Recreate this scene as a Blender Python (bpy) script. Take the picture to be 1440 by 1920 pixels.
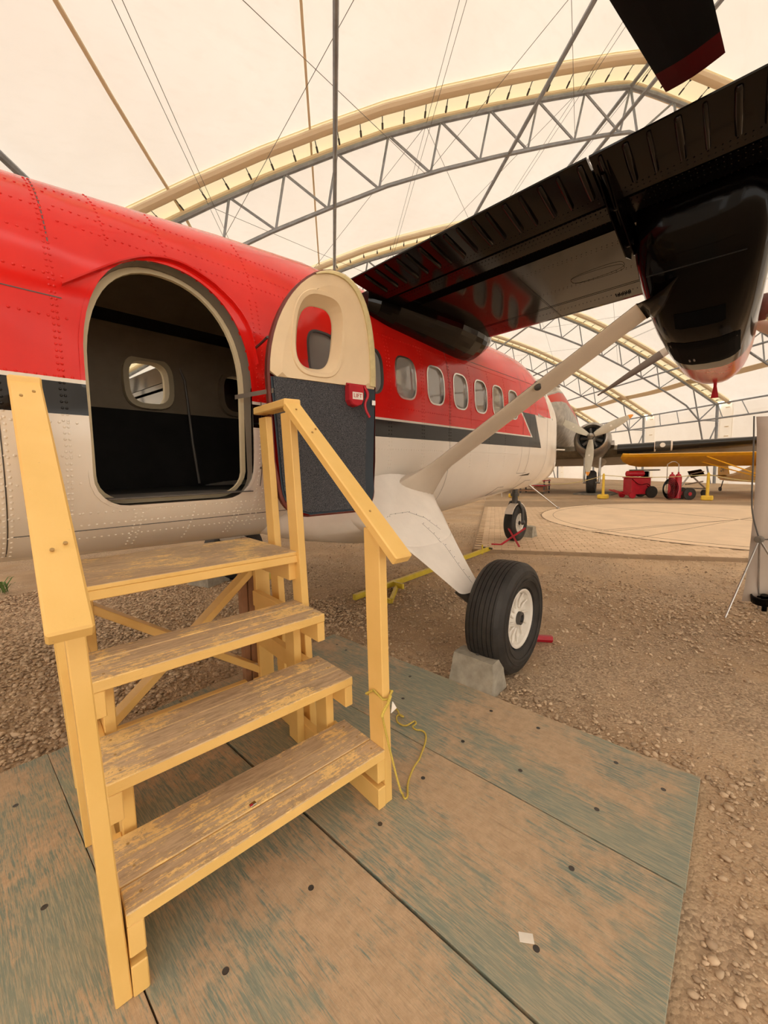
import bpy, bmesh, math, random
import numpy as np
from mathutils import Vector, Matrix
random.seed(7); rng = np.random.default_rng(7)
for o in list(bpy.data.objects): bpy.data.objects.remove(o)
SC = bpy.context.scene; COL = SC.collection
PI = math.pi
# ---------------------------------------------------------------- camera
# world: +X = nose direction of the red aircraft, +Y = away from the visitor across the fuselage, z = 0 on the plywood deck
HEAD, PITCH, ROLL, EYE, FPX = math.radians(41.87), math.radians(6.13), math.radians(-1.05), 1.34, 750.0
fw = Vector((math.cos(HEAD)*math.cos(PITCH), math.sin(HEAD)*math.cos(PITCH), -math.sin(PITCH)))
rt = Vector((math.sin(HEAD), -math.cos(HEAD), 0)); up = rt.cross(fw)
rt2 = rt*math.cos(ROLL) + up*math.sin(ROLL); up2 = up*math.cos(ROLL) - rt*math.sin(ROLL)
cd = bpy.data.cameras.new('camera'); cam = bpy.data.objects.new('camera', cd); COL.objects.link(cam)
M4 = Matrix((( rt2.x, up2.x, -fw.x, 0), (rt2.y, up2.y, -fw.y, 0), (rt2.z, up2.z, -fw.z, EYE), (0, 0, 0, 1)))
cam.matrix_world = M4
cd.sensor_fit = 'VERTICAL'; cd.sensor_height = 24; cd.lens = 24*FPX/1920; cd.clip_start = .02; cd.clip_end = 400
SC.camera = cam
# ---------------------------------------------------------------- light: bright overcast sky, it comes in through the white fabric
W = bpy.data.worlds.new('world'); SC.world = W; W.use_nodes = True
bg = W.node_tree.nodes['Background']; bg.inputs[0].default_value = (1.0, .925, .83, 1); bg.inputs[1].default_value = 3.1
SC.view_settings.view_transform = 'Standard'; SC.view_settings.look = 'None'
SC.view_settings.exposure = 0.0; SC.view_settings.gamma = 1; SC.view_settings.use_curve_mapping = False
try:
    SC.cycles.max_bounces = 9; SC.cycles.diffuse_bounces = 5; SC.cycles.glossy_bounces = 4; SC.cycles.transmission_bounces = 6
except Exception: pass

# ---------------------------------------------------------------- object helpers
def thing(name, label=None, cat=None, loc=(0, 0, 0), rotz=0, group=None, kind=None):
    o = bpy.data.objects.new(name, None); COL.objects.link(o)
    o.location = loc; o.rotation_euler = (0, 0, rotz); o.empty_display_size = .2
    BASE[o.name] = Matrix.Translation(loc) @ Matrix.Rotation(rotz, 4, 'Z')
    return tag(o, label, cat, group, kind)
BASE = {}
def tag(o, label=None, cat=None, group=None, kind=None):
    for k, v in (('label', label), ('category', cat), ('group', group), ('kind', kind)):
        if v: o[k] = v
    return o
def finish(name, me, mat, parent=None, smooth=False, M=None, inv=True):
    for m in (mat if isinstance(mat, (list, tuple)) else [mat]): me.materials.append(m)
    if smooth:
        me.polygons.foreach_set('use_smooth', [True]*len(me.polygons))
        me.set_sharp_from_angle(angle=math.radians(38 if smooth is True else smooth))
    o = bpy.data.objects.new(name, me)
    COL.objects.link(o)
    if parent is not None:
        o.parent = parent
        if parent.name in BASE: o.matrix_parent_inverse = BASE[parent.name].inverted()
    if M is not None: o.matrix_basis = M
    return o
def obj(name, bm, mat, parent=None, smooth=False, M=None):
    me = bpy.data.meshes.new(name); bmesh.ops.recalc_face_normals(bm, faces=bm.faces); bm.to_mesh(me); bm.free()
    return finish(name, me, mat, parent, smooth, M)
def B(): return bmesh.new()
def add_box(bm, c, s, R=None, bev=0):
    M = Matrix.Translation(c) @ (R.to_4x4() if R is not None else Matrix.Identity(4)) @ Matrix.Diagonal((s[0], s[1], s[2], 1))
    r = bmesh.ops.create_cube(bm, size=1, matrix=M)
    if bev:
        es = {e for v in r['verts'] for e in v.link_edges}
        bmesh.ops.bevel(bm, geom=list(es), offset=bev, segments=1, affect='EDGES')
    return bm
def frame_from(a, b, upv=(0, 0, 1)):
    x = (Vector(b)-Vector(a)).normalized(); u = Vector(upv)
    if abs(x.dot(u)) > .999: u = Vector((0, 1, 0))
    y = u.cross(x).normalized(); z = x.cross(y)
    return Matrix((x, y, z)).transposed()
def add_tube(bm, pts, r, seg=8, closed=False, caps=True):
    pts = [Vector(p) for p in pts]; n = len(pts); rings = []
    for i, p in enumerate(pts):
        if closed: t = pts[(i+1) % n]-pts[i-1]
        else: t = pts[min(i+1, n-1)]-pts[max(i-1, 0)]
        t.normalize()
        if i == 0:
            u = Vector((0, 0, 1)) if abs(t.z) < .9 else Vector((1, 0, 0)); a = t.cross(u).normalized()
        else:
            a = (a - t*a.dot(t)).normalized()
        b = t.cross(a); rr = r[i] if isinstance(r, (list, tuple)) else r
        rings.append([bm.verts.new(p + (a*math.cos(2*PI*k/seg) + b*math.sin(2*PI*k/seg))*rr) for k in range(seg)])
    m = n if closed else n-1
    for i in range(m):
        A, C_ = rings[i], rings[(i+1) % n]
        for k in range(seg): bm.faces.new((A[k], A[(k+1) % seg], C_[(k+1) % seg], C_[k]))
    if caps and not closed:
        bm.faces.new(rings[0][::-1]); bm.faces.new(rings[-1])
    return bm
def add_loft(bm, secs, caps=True, closed=True, mi=None):
    rings = [[bm.verts.new(p) for p in s] for s in secs]; n = len(rings[0]); fs = []
    for A, C_ in zip(rings, rings[1:]):
        for k in range(n if closed else n-1):
            fs.append(bm.faces.new((A[k], A[(k+1) % n], C_[(k+1) % n], C_[k])))
    if caps and closed:
        fs.append(bm.faces.new(rings[0][::-1])); fs.append(bm.faces.new(rings[-1]))
    return rings
def add_lathe(bm, prof, c, axis, seg=32, closed=False):
    """prof = (distance along axis, radius)"""
    ax = Vector(axis).normalized(); u = Vector((0, 0, 1)) if abs(ax.z) < .9 else Vector((1, 0, 0))
    a = ax.cross(u).normalized(); b = ax.cross(a); c = Vector(c); rings = []
    for d, r in prof:
        rings.append([bm.verts.new(c + ax*d + (a*math.cos(2*PI*k/seg)+b*math.sin(2*PI*k/seg))*max(r, 1e-4)) for k in range(seg)])
    for i in range(len(rings)-(0 if closed else 1)):
        A, C_ = rings[i], rings[(i+1) % len(rings)]
        for k in range(seg): bm.faces.new((A[k], A[(k+1) % seg], C_[(k+1) % seg], C_[k]))
    if not closed:
        bm.faces.new(rings[0][::-1]); bm.faces.new(rings[-1])
    return bm
def add_prism(bm, poly, axis, d0, d1):
    """poly of 2-D points extruded; axis 'y': poly is (x,z); 'x': (y,z); 'z': (x,y)"""
    def P(p, d): return {'y': (p[0], d, p[1]), 'x': (d, p[0], p[1]), 'z': (p[0], p[1], d)}[axis]
    return add_loft(bm, [[P(p, d0) for p in poly], [P(p, d1) for p in poly]])
def rrect(cx, cz, hw, hh, n=3.2, k=28):
    r = []
    for i in range(k):
        a = 2*PI*i/k; c, s = math.cos(a), math.sin(a)
        r.append((cx+hw*math.copysign(abs(c)**(2/n), c), cz+hh*math.copysign(abs(s)**(2/n), s)))
    return r
def np_mesh(name, V, F):
    me = bpy.data.meshes.new(name); V = np.asarray(V, 'f4'); F = np.asarray(F, 'i4')
    me.vertices.add(len(V)); me.vertices.foreach_set('co', V.ravel())
    k = F.shape[1]; me.loops.add(F.size); me.loops.foreach_set('vertex_index', F.ravel())
    me.polygons.add(len(F)); me.polygons.foreach_set('loop_start', np.arange(len(F), dtype='i4')*k)
    me.update(calc_edges=True); me.validate(); return me

# ---------------------------------------------------------------- materials
class NT:
    def __init__(s, name):
        s.m = bpy.data.materials.new(name); s.m.use_nodes = True; s.t = s.m.node_tree; s.n = s.t.nodes
        s.b = s.n['Principled BSDF']; s.out = s.n['Material Output']
    def new(s, typ, **kw):
        n = s.n.new(typ)
        for k, v in kw.items():
            if k in n.inputs.keys(): s.put(n.inputs[k], v)
            else: setattr(n, k, v)
        return n
    def put(s, inp, v):
        if hasattr(v, 'is_output') or isinstance(v, bpy.types.NodeSocket): s.t.links.new(v, inp)
        else: inp.default_value = v if not (isinstance(v, tuple) and len(v) == 3 and inp.type == 'RGBA') else (*v, 1)
    def coord(s, sc=(1, 1, 1), kind='Object', rot=(0, 0, 0)):
        c = s.new('ShaderNodeTexCoord'); m = s.new('ShaderNodeMapping'); s.t.links.new(c.outputs[kind], m.inputs[0])
        m.inputs['Scale'].default_value = sc; m.inputs['Rotation'].default_value = rot; return m.outputs[0]
    def noise(s, v, sc, det=4, rough=.6, dist=0):
        n = s.new('ShaderNodeTexNoise'); s.t.links.new(v, n.inputs['Vector'])
        n.inputs['Scale'].default_value = sc; n.inputs['Detail'].default_value = det; n.inputs['Roughness'].default_value = rough
        n.inputs['Distortion'].default_value = dist; return n.outputs['Fac']
    def math(s, op, a, b=0.0, c=0.0):
        n = s.new('ShaderNodeMath', operation=op)
        for i, v in enumerate((a, b, c)): s.put(n.inputs[i], v)
        return n.outputs[0]
    def ramp(s, f, p0, p1):
        n = s.new('ShaderNodeMapRange'); s.put(n.inputs[0], f); n.inputs[1].default_value = p0; n.inputs[2].default_value = p1; return n.outputs[0]
    def mix(s, f, a, b):
        n = s.new('ShaderNodeMix', data_type='RGBA'); s.put(n.inputs[0], f); s.put(n.inputs[6], a); s.put(n.inputs[7], b); return n.outputs[2]
    def bump(s, h, st=.3, d=.01):
        n = s.new('ShaderNodeBump'); s.put(n.inputs['Height'], h); n.inputs['Strength'].default_value = st; n.inputs['Distance'].default_value = d
        s.t.links.new(n.outputs[0], s.b.inputs['Normal']); return n
    def base(s, c): s.put(s.b.inputs['Base Color'], c); return s
    def set(s, rough=None, metal=None, coat=None, spec=None):
        if rough is not None: s.put(s.b.inputs['Roughness'], rough)
        if metal is not None: s.b.inputs['Metallic'].default_value = metal
        if coat is not None: s.b.inputs['Coat Weight'].default_value = coat; s.b.inputs['Coat Roughness'].default_value = .04
        if spec is not None: s.b.inputs['Specular IOR Level'].default_value = spec
        return s
def mottled(name, c, rough=.5, metal=0, var=.12, sc=6, coat=None, bump=0, bsc=60, spec=None):
    t = NT(name); v = t.coord()
    f = t.noise(v, sc); t.base(t.mix(t.ramp(f, .3, .7), tuple(x*(1-var) for x in c), tuple(min(1, x*(1+var)) for x in c)))
    t.set(rough, metal, coat, spec)
    if bump: t.bump(t.noise(v, bsc, 3), bump, .004)
    return t.m
M = {}
M['black'] = mottled('black_gloss_paint', (.002, .0015, .0013), .10, spec=.11, var=.3)
M['wingblack'] = mottled('wing_black_paint', (.0035, .0028, .0022), .10, spec=.27, var=.3)
M['rubber'] = mottled('tyre_rubber', (.022, .020, .018), .6, var=.45, sc=9, bump=.25)
M['rubber_dark'] = mottled('groove_rubber', (.006, .006, .006), .8)
M['whitepaint'] = mottled('white_enamel', (.85, .79, .71), .28, coat=.3, var=.05)
M['wheelwhite'] = mottled('white_wheel_paint', (.74, .70, .63), .4, var=.08)
M['steel'] = mottled('galvanised_steel', (.29, .31, .34), .48, .5, var=.18, sc=5)
M['darksteel'] = mottled('dark_steel', (.10, .095, .09), .45, .6)
M['cable'] = mottled('steel_cable', (.20, .19, .17), .5, .5)
M['red'] = mottled('red_paint', (.42, .008, .022), .35, var=.15)
M['doorskin'] = mottled('dark_red_door_edge', (.13, .022, .015), .5)
M['edgecream'] = mottled('yellowed_edge_trim', (.70, .60, .32), .5, var=.12, sc=20)
M['redflag'] = mottled('red_cloth', (.42, .01, .02), .8)
M['chrome'] = mottled('polished_metal', (.62, .60, .57), .22, 1.0)
M['concrete'] = mottled('concrete', (.33, .30, .24), .9, var=.25, sc=12, bump=.5, bsc=90)
M['ytow'] = mottled('yellow_steel', (.62, .47, .04), .5, var=.15, sc=8)
M['ypost'] = mottled('yellow_post', (.78, .52, .05), .5)
M['rope'] = mottled('yellow_rope', (.62, .47, .09), .8, var=.2, sc=200, bump=.4, bsc=500)
M['rope2'] = mottled('barrier_rope', (.55, .45, .2), .8)
M['cream'] = mottled('cream_trim', (.74, .64, .43), .55, var=.06)
M['liner'] = mottled('tan_door_liner', (.80, .64, .42), .5, var=.04, bump=.15, bsc=300)
M['jamb'] = mottled('grey_jamb', (.17, .145, .12), .45, var=.1)
M['lining'] = mottled('cabin_lining', (.30, .24, .165), .6, var=.12)
M['cabin_dark'] = mottled('dark_cabin_carpet', (.012, .011, .010), .9, var=.3)
M['cabinfloor'] = mottled('cabin_floor', (.10, .09, .08), .8, var=.3)
M['doorred'] = mottled('door_skin_red', (.60, .012, .010), .2)
M['nail'] = mottled('sunk_nail_paint', (.42, .26, .09), .7)
M['navy'] = mottled('navy_vinyl', (.012, .024, .038), .5, var=.2)
M['redwood'] = mottled('reddish_wood', (.36, .19, .10), .75, var=.2, sc=10)
M['banner'] = mottled('banner_cloth', (.50, .42, .35), .8, var=.05)
M['yaircraft'] = mottled('yellow_aircraft_paint', (.85, .43, .015), .35, var=.06)
M['prop'] = mottled('grey_propeller_paint', (.58, .55, .46), .45, var=.06)
M['proptip'] = mottled('orange_tip_paint', (.90, .36, .05), .5)
M['alu'] = mottled('worn_aluminium', (.42, .40, .37), .32, .75, var=.25, sc=4, bump=.1, bsc=8)
M['boot'] = mottled('deicer_boot', (.012, .012, .012), .3)
M['alu_shaded'] = mottled('shaded_aluminium', (.22, .18, .12), .35, .5, var=.2)  # darker copy of the aluminium, shade on the airliner wing put into the colour
M['paper'] = mottled('white_paper', (.80, .76, .68), .7)
M['leaf'] = mottled('green_leaf', (.10, .18, .04), .7)
M['tarp'] = mottled('dark_tarp', (.02, .02, .025), .7, var=.3)
M['bladeblack'] = mottled('matt_black_blade', (.014, .012, .011), .4)
M['darkred'] = mottled('dark_red_paint', (.20, .012, .012), .45)
M['greycover'] = mottled('grey_canvas', (.20, .18, .15), .8, var=.3, bump=.8, bsc=40)
M['strutpaint'] = mottled('strut_white_paint', (.62, .54, .44), .35, var=.04)
# carpet
t = NT('speckled_blue_carpet'); v = t.coord(); f = t.noise(v, 330, 2, .7); g = t.noise(v, 12, 3)
t.base(t.mix(t.ramp(f, .42, .62), (.012, .016, .024), (.13, .13, .14))); t.set(.95); t.bump(f, .8, .004); M['carpet'] = t.m
# clear plastic pane
t = NT('clear_pane'); t.base((.9, .92, .9)); t.set(.03); t.b.inputs['Transmission Weight'].default_value = 1; t.b.inputs['IOR'].default_value = 1.15
M['glass'] = t.m
t = NT('painted_sheen_pane'); t.base((.62, .60, .56)); t.set(.03); t.b.inputs['Transmission Weight'].default_value = .6; t.b.inputs['IOR'].default_value = 1.9  # pale base colour stands in for bright reflections in the panes
M['pane'] = t.m
# fuselage paint: red above a thin white line, black band, white below
t = NT('fuselage_paint'); c = t.new('ShaderNodeTexCoord'); sp = t.new('ShaderNodeSeparateXYZ'); t.t.links.new(c.outputs['Object'], sp.inputs[0])
x, y, z = sp.outputs; v = c.outputs['Object']
up_ = t.math('GREATER_THAN', z, 1.745); lin = t.math('GREATER_THAN', z, 1.728); blk = t.math('GREATER_THAN', z, 1.595)
# near the nose the red ends along a slanted edge, the band widens upward behind it
sl = t.math('ADD', x, t.math('MULTIPLY', z, -.0))
def edge(z0, x0, k): return t.math('LESS_THAN', t.math('ADD', x, t.math('MULTIPLY', t.math('SUBTRACT', z, z0), k)), x0)
redend, redend2, blkend = edge(1.755, 5.37, 1.17), edge(1.755, 5.41, 1.17), edge(1.596, 5.77, .58)
hi = t.math('GREATER_THAN', z, 2.035); low = t.math('LESS_THAN', z, 2.04); far = edge(2.0, 6.15, .5)
isred = t.math('MULTIPLY', t.math('MULTIPLY', up_, t.math('MAXIMUM', redend, hi)), far)
isblk = t.math('MULTIPLY', t.math('MULTIPLY', blk, blkend), 1.0)
n1 = t.noise(v, 1.6, 3); white = t.mix(t.ramp(n1, .3, .7), (.80, .74, .65), (.86, .80, .71))
redc = t.mix(t.ramp(t.noise(v, 2.2, 3), .3, .7), (.60, .008, .006), (.74, .016, .010))
colr = t.mix(isblk, white, (.004, .004, .004))
isline = t.math('MULTIPLY', t.math('MULTIPLY', lin, redend2), 1.0)
colr = t.mix(isline, colr, (.75, .70, .62)); colr = t.mix(isred, colr, redc)
t.base(colr); t.set(.15, spec=.38); t.bump(t.noise(v, 2.6, 2, .5), .10, .05); M['fus'] = t.m
# yellow paint over wood (posts and rails): long axis is local x
def yellowwood(name, wear):
    t = NT(name); v = t.coord((1, 1, 1)); vs = t.coord((1.2, 14, 14)); oi = t.new('ShaderNodeObjectInfo')
    add = t.new('ShaderNodeVectorMath', operation='ADD'); t.t.links.new(vs, add.inputs[0]); 
    cmb = t.new('ShaderNodeVectorMath', operation='SCALE'); t.t.links.new(oi.outputs['Random'], cmb.inputs['Scale']); cmb.inputs[0].default_value = (17, 9, 5)
    t.t.links.new(cmb.outputs[0], add.inputs[1]); va = add.outputs[0]
    add2 = t.new('ShaderNodeVectorMath', operation='ADD'); t.t.links.new(v, add2.inputs[0]); t.t.links.new(cmb.outputs[0], add2.inputs[1]); vb = add2.outputs[0]
    pa = t.mix(t.ramp(t.noise(vb, 4, 3), .3, .7), (.80, .515, .155), (.88, .58, .20))
    gr = t.noise(va, 6, 6, .7, .4); fine = t.noise(va, 26, 4, .7)
    if wear:
        patch = t.noise(vb, 4.2, 5, .65); vg = t.new('ShaderNodeVectorMath', operation='MULTIPLY'); t.t.links.new(vb, vg.inputs[0]); vg.inputs[1].default_value = (4, 30, 30)
        grain = t.noise(va, 5, 5, .75, .3); gline = t.noise(vg.outputs[0], 3.0, 4, .75); chips = t.noise(vb, 48, 5, .8)
        m1 = t.math('ADD', t.math('MULTIPLY', patch, .55), t.math('MULTIPLY', grain, .40)); m1 = t.math('ADD', m1, t.math('MULTIPLY', gline, .30)); m1 = t.math('ADD', m1, t.math('MULTIPLY', chips, .22))
        worn = t.ramp(m1, .685, .73)
        g = t.new('ShaderNodeNewGeometry'); s2 = t.new('ShaderNodeSeparateXYZ'); t.t.links.new(g.outputs['Normal'], s2.inputs[0])
        topf = t.ramp(s2.outputs[2], .5, .8)
        wood = t.mix(t.ramp(gline, .38, .64), (.33, .235, .145), (.60, .44, .28))
        dust = t.ramp(t.noise(vb, 3.2, 4, .6), .35, .65)
        wood = t.mix(t.math('MULTIPLY', dust, .45), wood, (.60, .44, .27))
        crack = t.ramp(t.noise(vb, 42, 6, .8), .57, .60)
        pt = t.mix(t.math('MULTIPLY', crack, .75), t.mix(t.ramp(chips, .35, .65), (.93, .66, .28), (.80, .55, .22)), (.46, .30, .16))
        t.base(t.mix(t.math('MULTIPLY', worn, topf), t.mix(topf, pa, pt), wood)); t.set(.62)
        t.bump(t.math('SUBTRACT', t.math('MULTIPLY', gline, .3), t.math('MULTIPLY', worn, .5)), .45, .0025)
    else:
        sc = t.ramp(t.noise(vb, 34, 5, .8), .66, .72)
        t.base(t.mix(t.math('MULTIPLY', sc, .5), pa, (.50, .32, .12))); t.set(.42)
        t.bump(t.math('ADD', t.math('MULTIPLY', gr, .5), t.noise(vb, 90, 2)), .18, .002)
    return t.m
M['ywood'] = yellowwood('yellow_painted_wood', False); M['tread'] = yellowwood('worn_yellow_tread', True)
# plywood deck, green paint worn down, tan dust
t = NT('worn_green_plywood'); v = t.coord(); vs = t.coord((34, 1.7, 10)); oi = t.new('ShaderNodeObjectInfo')
def shifted(tt, vec, oi_, k):
    sc = tt.new('ShaderNodeVectorMath', operation='SCALE'); tt.t.links.new(oi_.outputs['Random'], sc.inputs['Scale']); sc.inputs[0].default_value = k
    a = tt.new('ShaderNodeVectorMath', operation='ADD'); tt.t.links.new(vec, a.inputs[0]); tt.t.links.new(sc.outputs[0], a.inputs[1]); return a.outputs[0]
vs = shifted(t, vs, oi, (31, 17, 3)); big = t.noise(v, 1.15, 5, .62, .35); grain = t.noise(vs, 1.3, 6, .72, .9); grain2 = t.noise(vs, 4.2, 4, .7, .5); fleck = t.noise(v, 26, 5, .75)
vf = shifted(t, t.coord((150, 9, 20)), oi, (13, 7, 3)); fine = t.noise(vf, 1.6, 4, .7, .3); mid = t.noise(v, 5.5, 5, .7, .5)
green = t.mix(t.ramp(t.noise(v, 2.3, 4), .3, .7), (.29, .31, .235), (.15, .225, .205)); green = t.mix(t.ramp(fine, .42, .62), green, (.42, .38, .27))
dust = t.mix(t.ramp(fleck, .35, .65), (.48, .345, .215), (.60, .44, .285)); dust = t.mix(t.math('MULTIPLY', t.ramp(fine, .5, .66), .45), dust, (.36, .27, .18))
wn = t.math('ADD', t.math('MULTIPLY', big, 1.0), t.math('MULTIPLY', grain, .42)); wn = t.math('ADD', wn, t.math('MULTIPLY', mid, .45)); wn = t.math('ADD', wn, t.math('MULTIPLY', fine, .50)); wn = t.math('ADD', wn, t.math('MULTIPLY', fleck, .10))
worn = t.ramp(wn, 1.19, 1.32)
colr = t.mix(worn, green, dust); colr = t.mix(t.math('MULTIPLY', t.ramp(grain2, .60, .68), .35), colr, (.20, .15, .10))
t.base(colr); t.set(.78); t.bump(t.math('ADD', t.math('MULTIPLY', fine, 1.0), t.math('MULTIPLY', grain, .5)), .55, .003); M['deck'] = t.m
# gravel ground and pebbles
t = NT('gravel_ground'); v = t.coord(); vo = t.new('ShaderNodeTexVoronoi'); t.t.links.new(v, vo.inputs['Vector']); vo.inputs['Scale'].default_value = 85
big = t.noise(v, .55, 4, .6); tone = t.mix(t.ramp(big, .40, .60), (.42, .29, .175), (.60, .43, .27))
s3 = t.new('ShaderNodeSeparateColor'); t.t.links.new(vo.outputs['Color'], s3.inputs[0])
st = t.mix(s3.outputs[0], (.27, .19, .125), (.66, .50, .34)); dirt = t.ramp(t.noise(v, .8, 5, .6), .46, .56)
t.base(t.mix(t.math('MULTIPLY', t.math('SUBTRACT', 1.0, dirt), .75), tone, st)); t.set(.95)
t.bump(t.math('ADD', t.math('MULTIPLY', vo.outputs['Distance'], -.7), t.noise(v, 60, 3)), .6, .01); M['gravel'] = t.m
t = NT('pebble_stone'); g = t.new('ShaderNodeNewGeometry'); v = t.coord()
c1 = t.mix(g.outputs['Random Per Island'], (.30, .215, .14), (.74, .57, .39)); c2 = t.mix(t.ramp(t.noise(v, .9, 3), .4, .6), c1, (.52, .37, .235))
t.base(t.mix(.35, c1, c2)); t.set(.9); M['pebble'] = t.m
t = NT('tan_paver'); v = t.coord(); oi = t.new('ShaderNodeObjectInfo'); 
t.base(t.mix(oi.outputs['Random'], (.62, .45, .29), (.74, .55, .37))); t.set(.9); t.bump(t.noise(v, 60, 3), .3, .005); M['paver'] = t.m
t = NT('tan_paver_field'); g = t.new('ShaderNodeNewGeometry'); v = t.coord()
t.base(t.mix(g.outputs['Random Per Island'], (.63, .46, .30), (.74, .55, .37))); t.set(.9); M['pavermany'] = t.m
M['paverbase'] = mottled('paver_joint_sand', (.34, .24, .15), .95)
M['slab'] = mottled('smooth_sandy_concrete', (.76, .58, .40), .9, var=.08, sc=1.5, bump=.2, bsc=30)
M['slabline'] = mottled('slab_joint', (.20, .14, .09), .95)
# membrane
def thinfab(name, c, fac):
    t = NT(name); df = t.new('ShaderNodeBsdfDiffuse'); tr = t.new('ShaderNodeBsdfTranslucent'); t.put(df.inputs[0], c); t.put(tr.inputs[0], c)
    mx = t.new('ShaderNodeMixShader'); mx.inputs[0].default_value = fac; t.t.links.new(df.outputs[0], mx.inputs[1]); t.t.links.new(tr.outputs[0], mx.inputs[2]); t.t.links.new(mx.outputs[0], t.out.inputs[0]); return t.m
M['strip'] = thinfab('yellowish_strip', (.93, .85, .60), .25); M['wallstrip'] = thinfab('pale_wall_strip', (.90, .84, .74), .25)
M['rail'] = thinfab('beige_rail', (.86, .74, .56), .25)
t = NT('white_membrane'); v = t.coord(); f = t.noise(v, .35, 4, .6); f2 = t.noise(t.coord((.3, 3, 3)), 2.0, 4, .6)
cc = t.mix(t.ramp(f, .3, .7), (.87, .83, .77), (.93, .90, .85)); cc = t.mix(t.math('MULTIPLY', t.ramp(f2, .5, .75), .25), cc, (.82, .77, .70))
df = t.new('ShaderNodeBsdfDiffuse'); tr = t.new('ShaderNodeBsdfTranslucent'); t.put(df.inputs[0], cc); t.put(tr.inputs[0], cc)
mx = t.new('ShaderNodeMixShader'); mx.inputs[0].default_value = .252; t.t.links.new(df.outputs[0], mx.inputs[1]); t.t.links.new(tr.outputs[0], mx.inputs[2])
t.t.links.new(mx.outputs[0], t.out.inputs[0]); M['fabric'] = t.m

# ================================================================ GROUND
GZ = -.03
def grid_ground():
    xs = np.concatenate([np.arange(-30, -1, 1.2), np.arange(-1, 8, .09), np.arange(8, 60, 1.2)])
    ys = np.concatenate([np.arange(-36, -3, 1.2), np.arange(-3, 7, .09), np.arange(7, 60, 1.2)])
    X, Y = np.meshgrid(xs, ys); Z = GZ + .006*np.sin(X*1.9+Y*.7)*np.sin(Y*2.3-X*.5) - .004
    near = np.exp(-((X-3)**2+(Y-2)**2)/60); Z += rng.normal(0, .0022, X.shape)*near
    V = np.stack([X, Y, Z], -1).reshape(-1, 3); nx = len(xs); ny = len(ys)
    i = np.arange((nx-1)*(ny-1)); r, c = i//(nx-1), i % (nx-1); a = r*nx+c
    return np_mesh('ground', V, np.stack([a, a+1, a+nx+1, a+nx], -1))
g = finish('floor', grid_ground(), M['gravel'], smooth=True); tag(g, 'tan gravel and packed dirt floor of the tent hangar', kind='structure')

def in_deck(x, y): return (x > -1.1) & (x < 2.085) & (y > .02) & (y < 2.45)
PA = np.array([5.75, 3.2]); PE = np.array([1.75, -3.53])/3.94; PN = np.array([3.53, 1.75])/3.94   # paved area: corner, along near edge, inward
def in_pave(x, y):
    a = (x-PA[0])*PE[0]+(y-PA[1])*PE[1]; b = (x-PA[0])*PN[0]+(y-PA[1])*PN[1]
    return (b > -.03) & (a > -.05) & (b < 9.6)
def pebbles(name, n, x0, x1, y0, y1, smin, smax, dens, seedv):
    r = np.random.default_rng(seedv)
    x = r.uniform(x0, x1, n); y = r.uniform(y0, y1, n)
    keep = ~in_deck(x, y) & ~in_pave(x, y) & (r.uniform(0, 1, n) < dens(x, y)); x = x[keep]; y = y[keep]; n = len(x)
    bm = B(); bmesh.ops.create_icosphere(bm, subdivisions=1, radius=1); bm.verts.index_update()
    T = np.array([v.co[:] for v in bm.verts]); F = np.array([[v.index for v in f.verts] for f in bm.faces]); bm.free()
    if seedv % 2 == 0:
        T = np.array([(0, 0, 1), (1, 0, .1), (.31, .95, 0), (-.81, .59, .1), (-.81, -.59, 0), (.31, -.95, .1)]); F = np.array([[0, k, k % 5+1] for k in range(1, 6)])
    s = smin*(smax/smin)**(r.uniform(0, 1, n)**1.6)
    P = T[None]*np.stack([s*r.uniform(.8, 1.35, n), s*r.uniform(.6, 1, n), s*r.uniform(.35, .7, n)], -1)[:, None, :]
    P = P*(1+r.normal(0, .12, (n, len(T), 1)))
    a = r.uniform(0, 2*PI, n); tl = r.normal(0, .3, n)
    ca, sa, ct, st_ = np.cos(a), np.sin(a), np.cos(tl), np.sin(tl)
    X = P[..., 0]*ct[:, None]-P[..., 2]*st_[:, None]; Z = P[..., 0]*st_[:, None]+P[..., 2]*ct[:, None]; Y = P[..., 1]
    X, Y = X*ca[:, None]-Y*sa[:, None], X*sa[:, None]+Y*ca[:, None]
    V = np.stack([X+x[:, None], Y+y[:, None], Z+GZ+(s*.15)[:, None]+.002*0], -1).reshape(-1, 3)
    FF = (F[None]+(np.arange(n)*len(T))[:, None, None]).reshape(-1, 3)
    o = finish(name, np_mesh(name, V, FF), M['pebble']); 
    return o
def wob(x, y): return .5+.5*np.sin(1.7*x+.6*np.sin(2.1*y))*np.sin(1.3*y+1.1+.7*np.sin(1.9*x))
o = pebbles('gravel', 26000, -1.2, 2.6, 2.4, 6.2, .008, .021, lambda x, y: 1.0+0*x, 1); tag(o, 'coarse grey-brown pebbles lying behind the steps, left of the deck', 'gravel', kind='stuff')
o = pebbles('gravel', 34000, .5, 5.2, -1.6, 3.2, .006, .019, lambda x, y: np.clip(.06+.55*wob(x, y)**2+.9*np.exp(-np.abs(x-2.12)/.10), 0, 1), 3); tag(o, 'loose gravel scattered on the dirt right of the deck', 'gravel', kind='stuff')
o = pebbles('gravel', 90000, .6, 4.6, -1.3, 2.6, .0022, .0075, lambda x, y: np.clip(.30+.6*wob(y*1.3, x*1.1), 0, 1), 6); tag(o, 'small stone chips pressed into the dirt beside the deck and wheel', 'gravel', kind='stuff')
o = pebbles('gravel', 60000, 1.8, 8.5, -2.5, 7.5, .008, .018, lambda x, y: np.clip(.12+.6*wob(x*.8, y*.8)**1.5, 0, 1)*(1-(x < 2.6)*(y > 2.4)), 4); tag(o, 'finer gravel spread under and beyond the red aircraft', 'gravel', kind='stuff')

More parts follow.
